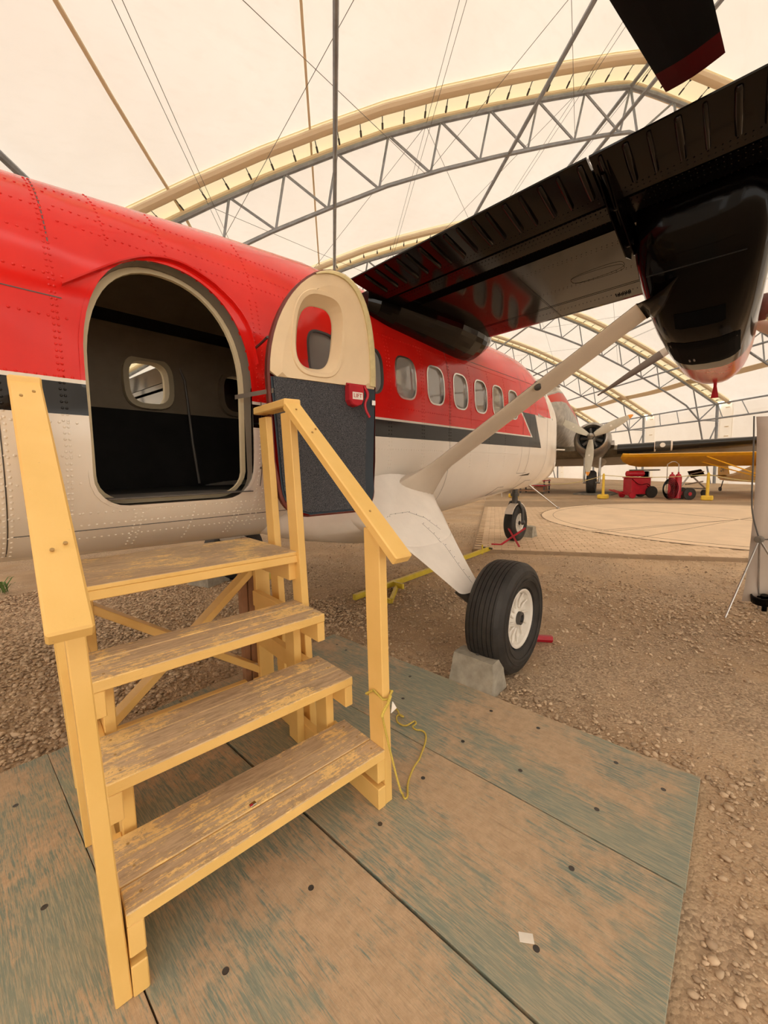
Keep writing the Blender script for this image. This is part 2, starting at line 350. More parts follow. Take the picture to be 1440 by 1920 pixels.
# ================================================================ PAVED AREA
def pav(a, b, z): p = PA+PE*a+PN*b; return (p[0], p[1], z)
bm = B(); add_loft(bm, [[pav(-0.03, -.03, z), pav(16, -.03, z), pav(16, 9.6, z), pav(-.03, 9.6, z)] for z in (-.06, .015)])
pvb = obj('floor_paving', bm, M['paverbase']); tag(pvb, kind='structure')
CC = Vector((12.3, .0, 0)); CR = 4.25
def pavermesh(l, w, h=.014):
    bm = B(); add_box(bm, (0, 0, 0), (l, w, h), bev=.004); me = bpy.data.meshes.new('paver'); bm.to_mesh(me); bm.free(); me.materials.append(M['paver']); return me
pm = pavermesh(.212, .103); slots = []
for i in range(0, 84):
    for j in range(0, 66):
        a = (i+.5)*.217 + (.108 if j % 2 else 0); b = (j+.5)*.108
        if b > 6.2 and (i+j) % 1 == 0 and b > 9.4: continue
        p = pav(a, b, .022)
        if (Vector((p[0], p[1], 0))-CC).length < CR+.05: continue
        slots.append((Vector(p).length, p, j))
slots.sort(key=lambda s: s[0]); pang = math.atan2(PE[1], PE[0])
for k, (d, p, j) in enumerate(slots[:300]):
    o = bpy.data.objects.new('paver', pm); COL.objects.link(o); o.parent = pvb
    o.location = (p[0], p[1], p[2]+random.uniform(-.0015, .0015)); o.rotation_euler = (random.uniform(-.004, .004), random.uniform(-.004, .004), pang)
bm = B(); R3 = Matrix.Rotation(pang, 3, 'Z')
V = []; F = []
for d, p, j in slots[300:]:
    if d > 16: continue
    n0 = len(V); zt = p[2]+.007+random.uniform(-.001, .001)
    for (u_, w_) in ((-.105, -.05), (.105, -.05), (.105, .05), (-.105, .05)):
        q = R3 @ Vector((u_, w_, 0)); V.append((p[0]+q.x, p[1]+q.y, zt))
    for (u_, w_) in ((-.105, -.05), (.105, -.05), (.105, .05), (-.105, .05)):
        q = R3 @ Vector((u_, w_, 0)); V.append((p[0]+q.x, p[1]+q.y, zt-.012))
    F += [[n0, n0+1, n0+2, n0+3], [n0, n0+4, n0+5, n0+1], [n0+1, n0+5, n0+6, n0+2], [n0+2, n0+6, n0+7, n0+3], [n0+3, n0+7, n0+4, n0]]
bm.free()
o = finish('pavers', np_mesh('pavers', V, F), M['pavermany'], pvb); o['kind'] = 'stuff'
bm = B(); add_lathe(bm, [(0, 3.9), (.03, CR)], (CC.x, CC.y, .005), (0, 0, 1), 96)
bm2 = B(); add_prism(bm2, [(CC.x+CR*math.cos(2*PI*k/96), CC.y+CR*math.sin(2*PI*k/96)) for k in range(96)], 'z', .0, .030); bm.free()
o = obj('compass_slab', bm2, M['slab'], pvb)
bm = B()
for r_ in (CR+.015, CR-.28):
    add_tube(bm, [(CC.x+r_*math.cos(2*PI*k/96), CC.y+r_*math.sin(2*PI*k/96), .0285) for k in range(96)], .006, 4, closed=True)
for a_ in (-.5, -.32, 1.1, 2.6):
    d_ = Vector((math.cos(a_), math.sin(a_), 0)); add_tube(bm, [(CC-d_*CR)+Vector((0, 0, .0285)), (CC+d_*CR)+Vector((0, 0, .0285))], .006, 4)
obj('slab_joint', bm, M['slabline'], pvb)

# ================================================================ PLYWOOD DECK
deck = thing('plywood_deck', 'worn green-painted plywood deck under the yellow steps', 'deck', (.6, 1.2, -.02))
XB = [(-.978, -.372), (-.368, .240), (.244, .844), (.855, 1.461), (1.465, 2.07)]
for k, (a, b) in enumerate(XB):
    bm = B(); add_box(bm, (0, 0, 0), (b-a, 2.37, .02), bev=.0015)
    o = obj('plywood_sheet', bm, M['deck'], deck, M=Matrix.Translation(((a+b)/2, 1.245+(.004 if k % 2 else 0), -.010))@Matrix.Rotation((.0015, -.001, .001, -.0008, .0015)[k], 4, 'Z'))
    # underside bearers hidden in the joint
bm = B()
for x_ in (-.37, .242, .849, 1.463): add_box(bm, (x_, 1.24, -.032), (.07, 2.3, .022))
obj('bearer', bm, M['darksteel'], deck)
scr = [(x_+random.uniform(-.006, .006), y_+random.uniform(-.01, .01)) for x_ in (-.5, -.2, .1, .4, .69, 1.0, 1.3, 1.61, 1.93) for y_ in (.36, .955, 1.54, 2.13)] + [(1.61, .66), (1.71, 1.41), (1.95, .71), (1.89, .17), (1.95, 2.26), (1.2, 1.25)]
bm = B(); add_lathe(bm, [(0, .0095), (.0008, .0095), (.0004, .005)], (0, 0, 0), (0, 0, 1), 12); mes = bpy.data.meshes.new('screw'); bm.to_mesh(mes); bm.free(); mes.materials.append(M['darksteel'])
for x_, y_ in scr:
    o = bpy.data.objects.new('screw', mes); COL.objects.link(o); o.parent = deck; o.matrix_parent_inverse = BASE[deck.name].inverted(); o.location = (x_, y_, .0006)

# ================================================================ HANGAR (fabric tent on arched lattice frames)
U = Vector((.65687, .75401, 0)); Vv = Vector((.75401, -.65687, 0))
def H(D, l, z): return U*D + Vv*l + Vector((0, 0, z))
APX = 8.5
prof = [(0, 12.02), (.35, 11.98), (1.0, 11.85), (2.5, 11.5), (4.0, 11.12), (5.5, 10.7), (7.0, 10.22), (8.5, 9.62), (10, 8.98), (11.6, 8.22), (13.5, 7.25), (15.4, 6.2), (16.9, 5.35)]
pd = np.array([p[0] for p in prof]); pz = np.array([p[1] for p in prof]); EAVE = 17.2
def roofz(l, off=0.0):
    """roof height at lateral position l, lowered by off along the normal (approximately)"""
    d = min(abs(l-APX), 16.9); z = float(np.interp(d, pd, pz)); s = (float(np.interp(min(d+.3, 16.9), pd, pz))-float(np.interp(max(d-.3, 0), pd, pz)))/(min(d+.3, 16.9)-max(d-.3, 0))
    return z-off*math.sqrt(1+s*s)
DS = [11.3+6.35*k for k in range(-4, 7)]
D0, D1 = DS[0]-1.5, DS[-1]+.001
ls = [APX-d for d in (16.9, 16, 15.4, 14.5, 13.5, 12.5, 11.6, 10.8, 10, 9.2, 8.5, 7.7, 7, 6.2, 5.5, 4.7, 4, 3.2, 2.5, 1.7, 1, .6, .35)]
ls = ls + [APX] + [2*APX-l for l in ls[::-1]]
def sheetmesh(secs):
    bm = B(); add_loft(bm, secs, caps=False, closed=False); return bm
# roof fabric in one bay after another
def profile_pts(D, up=.0): return [H(D, APX-EAVE, GZ-.05), H(D, APX-EAVE, 2.2), H(D, APX-EAVE, 4.6), H(D, APX-EAVE+.1, 5.1)]+[H(D, l, roofz(l)+up) for l in ls]+[H(D, APX+EAVE-.1, 5.1), H(D, APX+EAVE, 4.6), H(D, APX+EAVE, 2.2), H(D, APX+EAVE, GZ-.05)]
for i_, (a, b) in enumerate(zip([D0]+DS, DS+[D1])):
    if b-a < .5: continue
    lo, hi = a+(.16 if i_ else 0), b-(.68 if b in DS else 0); secs = []
    for k in range(6):
        D = lo+(hi-lo)*k/5; secs.append(profile_pts(D, -.10*math.sin(PI*k/5)))
    tag(obj('ceiling', sheetmesh(secs), M['fabric'], smooth=1.2), 'white fabric membrane of one bay of the tent hangar', kind='structure')
for nm, D in (('wall_far', D1), ('wall_near', D0)):
    bm = B()
    if D == D1:
        bm.faces.new([bm.verts.new(p) for p in profile_pts(D)]); bmesh.ops.triangulate(bm, faces=bm.faces)
    else:                                                     # unseen end behind the visitor, opening added as fill light, fabric gable above
        tp = [p for p in profile_pts(D) if p.z > 5.05]; add_loft(bm, [tp, [Vector((p.x, p.y, min(p.z-.2, 4.3))) for p in tp]], caps=False, closed=False)
    tag(obj(nm, bm, M['fabric']), 'white fabric end wall of the tent hangar', kind='structure')
# arched frames
TOPO, BOTO = .28, 1.42
def chord(l, off): return roofz(l, off)
fr_l = [APX-d for d in (16.2, 14.9, 13.6, 12.2, 10.9, 9.5, 8.15, 6.8, 5.4, 4.05, 2.7, 1.35)]; nodes = fr_l+[APX]+[2*APX-l for l in fr_l[::-1]]
def make_arch():
    r = thing('arched_truss', None, 'truss', H(0, APX, 0), math.atan2(U.y, U.x))
    fine = [APX+EAVE*.975*math.sin(PI/2*t_/20) for t_ in range(-20, 21)]
    fine = [APX+x_ for x_ in np.linspace(-16.75, 16.75, 45)]
    # top chord with the posts
    bm = B(); add_tube(bm, [H(0, l, chord(l, TOPO)) for l in fine], .066, 8)
    for s in (-1, 1): add_tube(bm, [H(0, APX+s*16.75, chord(APX+s*16.75, TOPO)), H(0, APX+s*16.9, GZ)], .085, 8)
    obj('top_chord', bm, M['steel'], r, True)
    inner = [l for l in fine if abs(l-APX) < 15.3]
    bm = B(); add_tube(bm, [H(0, APX-16.6, GZ), H(0, APX-15.45, 4.15)]+[H(0, l, chord(l, BOTO)) for l in inner if abs(l-APX) < 14.6]+[H(0, APX+15.45, 4.15), H(0, APX+16.6, GZ)], .052, 8)
    obj('bottom_chord', bm, M['steel'], r, True)
    nb = [n_ for n_ in nodes if abs(n_-APX) < 14.7]
    for k in range(len(nb)):
        l = nb[k]; m = (nb[k]+nb[k+1])/2 if k+1 < len(nb) else None
        if m is None: break
        lo = m
        s = 1 if m < APX else -1
        top_a, top_b = (nb[k], nb[k+1])
        q = nb[k]+.80*(nb[k+1]-nb[k]) if s > 0 else nb[k]+.20*(nb[k+1]-nb[k])
        for tp in (top_a, top_b):
            bm = B(); add_tube(bm, [H(0, tp, chord(tp, TOPO)), H(0, q, chord(q, BOTO))], .032, 6); obj('web_member', bm, M['steel'], r, True)
    for s in (-1, 1):
        for (a, za, b_, zb) in ((15.45, 4.15, 16.85, 4.1), (15.45, 4.15, 16.7, 5.25), (15.45, 4.15, 14.9, None), (16.0, 2.1, 16.88, 4.1), (16.0, 2.1, 16.9, 2.0)):
            zb = chord(APX+s*14.9, TOPO) if zb is None else zb
            bm = B(); add_tube(bm, [H(0, APX+s*a, za), H(0, APX+s*b_, zb)], .04, 6); obj('web_member', bm, M['steel'], r, True)
    # fabric rails, closing strip with lacing cleats
    wall = [(APX-EAVE+.05, GZ), (APX-EAVE+.05, 4.7)]; pth = wall+[(l, roofz(l, .06)) for l in ls]+[(APX+EAVE-.05, 4.7), (APX+EAVE-.05, GZ)]
    for Doff, wd, nm in ((-.66, .26, 'fabric_rail'), (.10, .20, 'fabric_rail')):
        bm = B(); secs = []
        for (l, z) in pth[2:-2]:
            out = Vector((0, 0, 1)) if abs(l-APX) < 16.95 else Vv*(1 if l > APX else -1)
            c = H(Doff, l, z); secs.append([c+U*(wd/2*math.cos(a))-out*(.10+.10*math.sin(a)) for a in [2*PI*k/8 for k in range(8)]])
        add_loft(bm, secs); obj(nm, bm, M['rail'], r, True)
    bm = B(); add_loft(bm, [[H(-.72, l, z), H(.20, l, z)] for l, z in [(l, roofz(l, .01)) for l in ls]], caps=False, closed=False); obj('closing_strip', bm, M['strip'], r)
    for sx in (-1, 1):
        bm = B(); le = APX+sx*(EAVE-.02); add_loft(bm, [[H(-.72, le, z), H(.20, le, z)] for z in (GZ, 2.5, 4.6, 5.3)], caps=False, closed=False); obj('wall_strip', bm, M['wallstrip'], r)
        for z in np.arange(.6, 5.2, .62):
            bm = B(); add_box(bm, H(-.36, le-sx*.04, z), (.26, .05, .05), R=Matrix.Rotation(math.atan2(U.y, U.x), 3, 'Z')); obj('strip_cleat', bm, M['rail'], r)
    bm = B(); L = np.linspace(-16.5, 16.5, 60)
    for x_ in L:
        l = APX+x_; z = roofz(l, .10)
        a = H(-.50, l-.03, z-.05); b_ = H(-.06, l+.03, z-.05)
        add_tube(bm, [a, b_], .012, 4); add_tube(bm, [a+Vector((0, 0, .06)), a-Vector((0, 0, .02))], .03, 5); add_tube(bm, [a.lerp(b_, .55), a.lerp(b_, .95)], .026, 4)
    o = obj('lacing_cleat', bm, M['darksteel'], r); o['kind'] = 'stuff'
    return r
def dup(root, M_):
    """copy a thing with its parts (mesh data shared)"""
    c = root.copy(); COL.objects.link(c); c.location = root.location+M_
    for ch in root.children:
        d = ch.copy(); COL.objects.link(d); inv_ = ch.matrix_parent_inverse.copy(); d.parent = c; d.matrix_parent_inverse = inv_
    return c
arch = make_arch(); use = [k for k in range(-1, 6)]
names = {-1: 'grey lattice arch directly overhead, nearest to the visitor', 0: 'nearest lattice arch in view with beige fabric rail, its peak beside the black rotor blade', 1: 'second lattice arch, passing just above the trailing edge of the black wing',
         2: 'third lattice arch, coming down to the right-hand wall behind the wing strut', 3: 'fourth lattice arch from the visitor, right post behind the polished engine wing', 4: 'fifth lattice arch from the visitor, post above the three-blade propeller', 5: 'farthest lattice arch, close to the far end wall'}
for i, k in enumerate(use):
    a = arch if i == 0 else dup(arch, U*(DS[4+k]-DS[4+use[0]]))
    if i == 0: arch.location = arch.location+U*DS[4+use[0]]
    a['label'] = names[k]; a['group'] = 'lattice arches of the tent hangar'
# purlins, girts and cables
def rod(name, a, b, r, mat, label, cat, group, seg=7):
    bm = B(); add_tube(bm, [a, b], r, seg); return tag(obj(name, bm, mat, smooth=True), label, cat, group)
pur = [(APX, TOPO, .05, 'ridge purlin on the top chords, under the peak'), (APX-.55, BOTO, .05, 'purlin on the bottom chords just left of the peak'), (5.0, BOTO, .05, 'long purlin left of the peak on the bottom chords'), (.25, BOTO, .05, 'long dark purlin running straight up the middle of the picture'), (-5.4, TOPO, .07, 'low purlin at the left edge above the red fuselage'),
       (12.0, BOTO, .05, 'first purlin right of the peak'), (16.0, BOTO, .05, 'second purlin right of the peak'), (19.8, BOTO, .05, 'third purlin right of the peak, near the wall')]
for l, off, r_, lab in pur:
    rod('roof_purlin', H(DS[2], l, chord(l, off)), H(DS[-1], l, chord(l, off)), r_, M['steel'], 'grey steel '+lab, 'purlin', 'roof purlins')
for s in (1, -1):
    e = 'right' if s > 0 else 'left'
    g_ = thing('wall_girder', 'grey lattice girder along the %s wall under the eave' % e, 'girder', H(10, APX+s*16.8, 0))
    for z_, l_ in ((5.2, 16.75), (4.12, 15.5)):
        bm = B(); add_tube(bm, [H(DS[3], APX+s*l_, z_), H(DS[-1], APX+s*l_, z_)], .055, 7); obj('chord_tube', bm, M['steel'], g_, True)
    for a in DS[3:-1]:
        for k in range(4):
            bm = B(); add_tube(bm, [H(a+6.35*(k)/4, APX+s*15.5, 4.12), H(a+6.35*(k+1)/4, APX+s*16.75, 5.2)], .03, 6); obj('diagonal', bm, M['steel'], g_, True)
# fabric seams and the beige eave band
for l, w in ((-3.6, .05), (-.3, .05), (APX+14.6, .36)):
    z = roofz(l, .03); bm = B(); dl = w/2
    for a, b_ in zip(DS[2:], DS[3:]):
        add_loft(bm, [[H(D, l-dl, roofz(l-dl, .05)-.10*math.sin(PI*f)), H(D, l+dl, roofz(l+dl, .05)-.10*math.sin(PI*f)), H(D, l+dl, roofz(l+dl, .02)-.10*math.sin(PI*f)), H(D, l-dl, roofz(l-dl, .02)-.10*math.sin(PI*f))] for D, f in [(a+(b_-a)*q/4, q/4) for q in range(5)]])
    tag(obj('trim_seam', bm, M['rail']), 'beige seam band sewn along the tent roof', kind='structure')
cab = []
ordn = {3: 'overhead and the nearest', 4: 'nearest and the second', 5: 'second and the third', 6: 'third and the fourth'}
wh = {-2.9: 'far left of the ridge', 2.7: 'left of the ridge', 6.9: 'just left of the ridge', 8.5: 'under the ridge', 12.6: 'right of the ridge', 18.0: 'far right of the ridge'}
for l in (-2.9, 2.7, 6.9, APX, 12.6, 18.0):
    for dl, sd in ((0, 'left'), (.07, 'right')):
        cab.append((H(DS[3], l+dl*2.2, chord(l, TOPO)), H(DS[6], l+dl, chord(l, TOPO)), .006, '%s of two thin lengthwise cables running %s' % (sd, wh[l]), 'lengthwise roof cables'))
for bay in (3, 4, 5, 6):
    for a_, b_ in ((-2.9, 2.7), (2.7, 6.9), (12.6, 18.0)):
        for p_, q_, sl in ((a_, b_, 'right'), (b_, a_, 'left')):
            cab.append((H(DS[bay], p_, chord(p_, TOPO)), H(DS[bay+1], q_, chord(q_, BOTO)), .006, 'brace cable %s, slanting %s, between %s arch' % (wh[a_], sl, ordn[bay].replace('overhead and the nearest', 'overhead and nearest').replace('the ', '')), 'diagonal roof brace cables'))
cab.append((H(DS[3], -8.2, chord(-8.2, TOPO)), H(DS[5], 0.5, chord(.5, BOTO)), .014, 'dark thicker cable slanting across the upper left of the roof', None))
for a_, b_, r_, lab, gr in cab:
    rod('brace_cable', a_, b_, r_, M['cable'], lab, 'cable', gr, 5)
# little hanging lamp far right
lp = thing('hanging_lamp', 'small pale hanging lamp below a far roof truss', 'lamp', H(29, 14.0, 7.9))
bm = B(); add_lathe(bm, [(0, .05), (.05, .1), (.3, .32), (.42, .34)], H(29, 14, 8.3), (0, 0, -1), 20); obj('shade', bm, M['alu'], lp, True)
bm = B(); add_tube(bm, [H(29, 14, 8.3), H(29, 14, chord(14, BOTO))], .015, 5); obj('rod', bm, M['cable'], lp)

# ================================================================ BOARDING STEPS
SO = Vector((.185, 1.095, 0)); SA = math.radians(-6.5)
steps = thing('boarding_steps', 'yellow painted wooden boarding steps with two handrails in front of the open aircraft door', 'steps', SO, SA)
MS = BASE[steps.name]
def sp(s, t_, z): return MS @ Vector((s, t_, z))
def board(name, a, b, w, th, parent, mat, upv=(0, 0, 1), bev=.003, loc=True):
    """board from a to b (stair coordinates), long axis local x, width along local y, thickness along local z"""
    A, Bb = (sp(*a), sp(*b)) if loc else (Vector(a), Vector(b)); L = (Bb-A).length
    uv = MS.to_3x3() @ Vector(upv) if loc else Vector(upv)
    R = frame_from(A, Bb, uv)
    bm = B(); add_box(bm, (0, 0, 0), (L, w, th), bev=bev)
    return obj(name, bm, mat, parent, M=Matrix.Translation((A+Bb)/2) @ R.to_4x4())
W2, T2 = .089, .038
# treads
for k, (t0, zt) in enumerate(((0, .240), (.200, .466), (.400, .690))):
    for j in range(3):
        dz = random.uniform(-.0012, .0012)
        board('tread_board', (.034, t0+.0445+j*.0915-.004, zt-.019+dz), (.905, t0+.0445+j*.0915-.004, zt-.019+dz), W2, T2, steps, M['tread'])
# platform: plywood on flat rim boards
bm = B(); add_box(bm, (0, 0, 0), (.875, .585, .018), bev=.002); obj('platform_plywood', bm, M['tread'], steps, M=Matrix.Translation(sp(.467, .91, .938)) @ Matrix.Rotation(SA, 4, 'Z'))
for t_ in (.6625, 1.155): board('platform_rim', (.034, t_, .910), (.912, t_, .910), W2, T2-.002, steps, M['ywood'])
for s_ in (.08, .86): board('platform_rim', (s_, .71, .910), (s_, 1.108, .910), W2, T2-.002, steps, M['ywood'])
# ledgers on edge below the tread ends
for s_, side in ((.053, 0), (.886, 1)):
    board('base_ledger', (s_, -.004, .0445), (s_, 1.16, .0445), T2, W2, steps, M['ywood'])
    for t0, t1, zt in ((-.002, .34, .202), (.20, 1.10, .428), (.40, 1.10, .652), (.645, 1.19, .891)):
        board('ledger', (s_, t0, zt-.0455), (s_, t1, zt-.0455), T2, W2, steps, M['ywood'])
    si = .0915 if side == 0 else .8475
    for t_, zt in ((.335, .425), (.60, .65)):
        board('support_leg', (si, t_, .001), (si, t_, zt), T2, W2, steps, M['ywood'], upv=(1, 0, 0) if False else (0, 1, 0))
board('rear_cross_board', (.11, 1.17, .045), (.83, 1.17, .045), T2, W2, steps, M['ywood'])
# posts; slight lean as built
def post(s0, s1, t_, z0, z1, w=W2, nm='handrail_post'):
    return board(nm, (s0, t_, z0), (s1, t_, z1), T2, w, steps, M['ywood'], upv=(0, 1, 0))
post(.925, .915, .0445, 0, 1.118)
post(.945, .897, .640, 0, 1.615)
post(.990, .945, .985, 0, 1.632)
post(.014, -.010, .0445, 0, 1.118)
post(.006, -.036, .640, 0, 1.60)
post(.004, -.040, 1.010, 0, 1.615)
# handrails: sloping board laid flat and a short level one
for s0, s1, zz in ((.912, .900, 1.665), (-.019, -.037, 1.642)):
    a = (s0, -.11, 1.018); b_ = (s1, .615, zz-.022)
    board('handrail', a, b_, .082 if s0 > .5 else .080, T2, steps, M['ywood'], bev=.005)
    board('level_rail', (s1, .600, zz-.010), (s1+(.04 if s0 > .5 else 0), 1.03, zz+.002), .082, T2, steps, M['ywood'], bev=.005)
# X brace across the back
board('cross_brace', (.115, 1.20, .715), (.93, 1.20, .115), T2, W2, steps, M['ywood'], upv=(0, 1, 0))
board('cross_brace', (.12, 1.24, .06), (.93, 1.24, .75), T2, W2, steps, M['ywood'], upv=(0, 1, 0))
for s_ in (.08, .955): board('rear_leg', (s_, 1.165, 0), (s_, 1.165, .89), W2, T2, steps, M['ywood'], upv=(0, 1, 0))
for ds in (0, .040): board('bare_leg', (.885+ds, 1.29, -.02), (.885+ds, 1.29, .93), T2, W2 if ds else .06, steps, M['redwood'], upv=(0, 1, 0))
# nail heads
bm = B()
for s_, t_, z_ in [(s_, t0+j*.0915+.04, zt+.0005) for (t0, zt) in ((0, .24), (.2, .466), (.4, .69)) for j in range(3) for s_ in (.075, .87)]:
    p = sp(s_, t_, z_); add_lathe(bm, [(-.001, .004), (.0008, .004)], p, (0, 0, 1), 8)
for a, s_ in ((.04, -.03), (.052, -.005), (.5, -.05), (.52, -.02), (.05, .90), (.42, .89), (.44, .92), (.55, .89)):
    z_ = 1.018+(a+.11)*(.632/.725)+.0265; p = sp(s_, a, z_); add_lathe(bm, [(-.003, .0045), (.001, .0045)], p, (0, -.65, .76), 8)
o = obj('nail_heads', bm, M['nail'], steps); o['kind'] = 'stuff'

# yellow cord knotted on the right post, trailing on the deck
bm = B(); pz_ = .435
c0 = [(.897, -.007), (.921, -.011), (.945, -.007), (.948, .045), (.945, .095), (.92, .098), (.896, .095), (.892, .045)]
add_tube(bm, [sp(s_, t_, pz_+.018*math.sin(i_*1.1)+(.02 if i_ in (2, 3, 0, 7) else -.004)) for i_, (s_, t_) in enumerate(c0)], .0052, 8, closed=True)
kn = [(.925, -.02, .465), (.905, -.026, .443), (.888, -.02, .417), (.875, -.022, .400)]
add_tube(bm, [sp(*p) for p in kn], .0062, 8)
trail = [sp(.876, -.026, .402), sp(.886, -.02, .37), sp(.898, -.016, .33), sp(.912, -.02, .26), sp(.927, -.024, .19), sp(.940, -.03, .12), sp(.952, -.045, .05)]
flat = [(1.170, .975), (1.150, .948), (1.170, .945), (1.215, .985), (1.267, 1.010), (1.323, 1.030), (1.367, 1.036), (1.407, 1.053), (1.461, 1.073), (1.531, 1.111), (1.547, 1.150), (1.525, 1.175), (1.535, 1.210), (1.563, 1.203), (1.580, 1.215), (1.577, 1.228), (1.545, 1.222), (1.513, 1.235), (1.509, 1.281), (1.531, 1.311), (1.560, 1.330), (1.578, 1.312), (1.570, 1.288), (1.556, 1.300), (1.575, 1.330), (1.600, 1.357), (1.596, 1.397)]
pts = trail+[Vector((x_, y_, .006+(.008 if k in (16, 23) else 0))) for k, (x_, y_) in enumerate(flat)]
def smooth_pts(p, it=2):
    for _ in range(it):
        q = [p[0]]
        for a, b_ in zip(p, p[1:]): q += [a*.75+b_*.25, a*.25+b_*.75]
        p = q+[p[-1]]
    return p
add_tube(bm, smooth_pts(pts), .0042, 6)
rp = obj('cord', bm, M['rope'], smooth=True); tag(rp, 'thin yellow cord knotted on the right stair post, its end curling on the deck', 'cord')
bm = B(); ring = [sp(.925+.014*math.cos(a), -.032, .462+.014*math.sin(a)) for a in [0, 1.3, 2.6, 3.9, 5.2]]
add_loft(bm, [[sp(.925, -.03, .443)+Vector((.003*math.cos(a), 0, .003*math.sin(a))) for a in [0, 2, 4]], [sp(.925+.02*math.cos(a), -.032+.004*math.sin(a), .405+.006*math.cos(2*a)) for a in [0, 2, 4]]])
tag(obj('paper_tag', bm, M['paper']), 'small crumpled white tag tied at the yellow cord knot', 'tag')
bm = B(); add_box(bm, (0, 0, 0), (.040, .026, .0012), bev=.0004); tag(obj('paper_scrap', bm, M['paper'], M=Matrix.Translation((1.005, .385, .0015))@Matrix.Rotation(-1.0, 4, 'Z')), 'small white paper scrap lying on the deck beside a screw', 'paper')
cw = thing('sweet_wrapper', 'tiny clear and red sweet wrapper on the lowest step', 'wrapper', sp(.41, .10, .241))
bm = B(); add_box(bm, sp(.41, .10, .244), (.022, .016, .006), bev=.002); obj('foil', bm, M['chrome'], cw)
bm = B(); add_box(bm, sp(.403, .096, .2475), (.010, .008, .003), bev=.001); obj('red_print', bm, M['redflag'], cw)

# ================================================================ RED AND WHITE AIRCRAFT
AC = thing('propeller_aircraft', 'red and white high-wing aircraft with a black stripe and its rear door open', 'aircraft', (2.5, 3.0, GZ))
YC = 3.0
zt_x = [(-7.5, 2.15), (-5, 2.30), (-3, 2.45), (-1, 2.63), (.3, 2.79), (.8, 2.855), (1.35, 2.93), (2.0, 3.0), (5.3, 3.01), (5.7, 2.99), (6.1, 2.88), (6.5, 2.72), (6.8, 2.52), (7.1, 2.28), (7.4, 2.05), (7.65, 1.87), (7.85, 1.68), (7.95, 1.55), (8.0, 1.42)]
zb_x = [(-7.5, 1.75), (-5, 1.50), (-3, 1.22), (-1, .98), (0, .91), (.5, .88), (1.7, .845), (3.8, .78), (4.4, .82), (5.7, .94), (6.6, .97), (7.1, 1.01), (7.5, 1.08), (7.8, 1.17), (7.95, 1.27), (8.0, 1.35)]
hw_x = [(-7.5, .12), (-5, .40), (-3, .62), (-1.2, .80), (-.1, .85), (5.5, .85), (6.2, .84), (6.7, .78), (7.1, .68), (7.4, .56), (7.65, .42), (7.85, .27), (7.95, .15), (8.0, .04)]
def ip(tab, x_): return float(np.interp(x_, [p[0] for p in tab], [p[1] for p in tab]))
def section(x_, inset=0, n=96, zf=None):
    zt_, zb_, hw = ip(zt_x, x_)-inset, ip(zb_x, x_)+inset, ip(hw_x, x_)-inset
    mid = (zt_+zb_)/2; zs = min(1.95, mid+.15*(zt_-zb_)); zl = max(1.50, mid-.12*(zt_-zb_)) if zb_ < 1.45 else mid
    zl = min(zl, zs-.01); P = []
    q = n//4-4; e, e2 = 2/2.3, 2/2.6
    side = []
    for k in range(q+1):
        a = PI/2*(1-k/q); side.append((hw*math.cos(a)**e, zs+(zt_-zs)*math.sin(a)**e))
    for k in range(1, 8): side.append((hw, zs+(zl-zs)*k/8))
    for k in range(q+1):
        a = PI/2*k/q; side.append((hw*math.cos(a)**e2, zl-(zl-zb_)*math.sin(a)**e2))
    P = [(-y_, z_) for y_, z_ in side]+[(y_, z_) for y_, z_ in side[::-1][1:-1]]
    return [(x_, YC+y_, z_) for y_, z_ in P]
def side_y(x_, z_, inset=0):
    """Y of the starboard skin (the side facing the visitor) at x, z"""
    s_ = section(x_, inset); h = len(s_)//2+1; zz = [p[2] for p in s_[:h]][::-1]; yy = [p[1] for p in s_[:h]][::-1]
    return float(np.interp(z_, zz, yy))
def nx(tab): return [(a if a < 6 else 6+(a-6)*.80, b) for a, b in tab]
zt_x, zb_x, hw_x = nx(zt_x), nx(zb_x), nx(hw_x)
xs_ = list(np.arange(-7.5, -1, .5))+list(np.arange(-1, 5.6, .1))+list(np.arange(5.6, 7.2, .08))+list(np.arange(7.2, 7.59, .03))+[7.6]
bm = B(); add_loft(bm, [section(x_) for x_ in xs_]); bmesh.ops.recalc_face_normals(bm, faces=bm.faces)
fus = obj('fuselage', bm, M['fus'], AC)
def cutter(bm_, mat):
    me = bpy.data.meshes.new('c'); bmesh.ops.recalc_face_normals(bm_, faces=bm_.faces); bm_.to_mesh(me); bm_.free(); me.materials.append(mat)
    o = bpy.data.objects.new('c', me); COL.objects.link(o); return o
def cabsec(x_):
    s_ = section(x_, .085); return [(p[0], p[1], max(p[2], 1.215)) for p in s_]
cabx = [-.9, -.3, .3, .9, 1.5, 2.1, 2.7, 3.3, 3.9, 4.5, 5.1, 5.6]
def cabsec2(x_):
    zt_ = min(ip(zt_x, x_)-.09, 2.66); P = []
    for k in range(25):
        a = PI*k/24; P.append((x_, YC-.755*math.copysign(abs(math.cos(a))**(2/2.6), math.cos(a)), 1.9+(zt_-1.9)*math.sin(a)**(2/2.6)))
    P += [(x_, YC+.755, 1.215), (x_, YC-.755, 1.215)]
    return P
bm = B(); add_loft(bm, [cabsec2(x_) for x_ in cabx]); cut = [cutter(bm, M['lining'])]
DXC, DHW = .872, .397
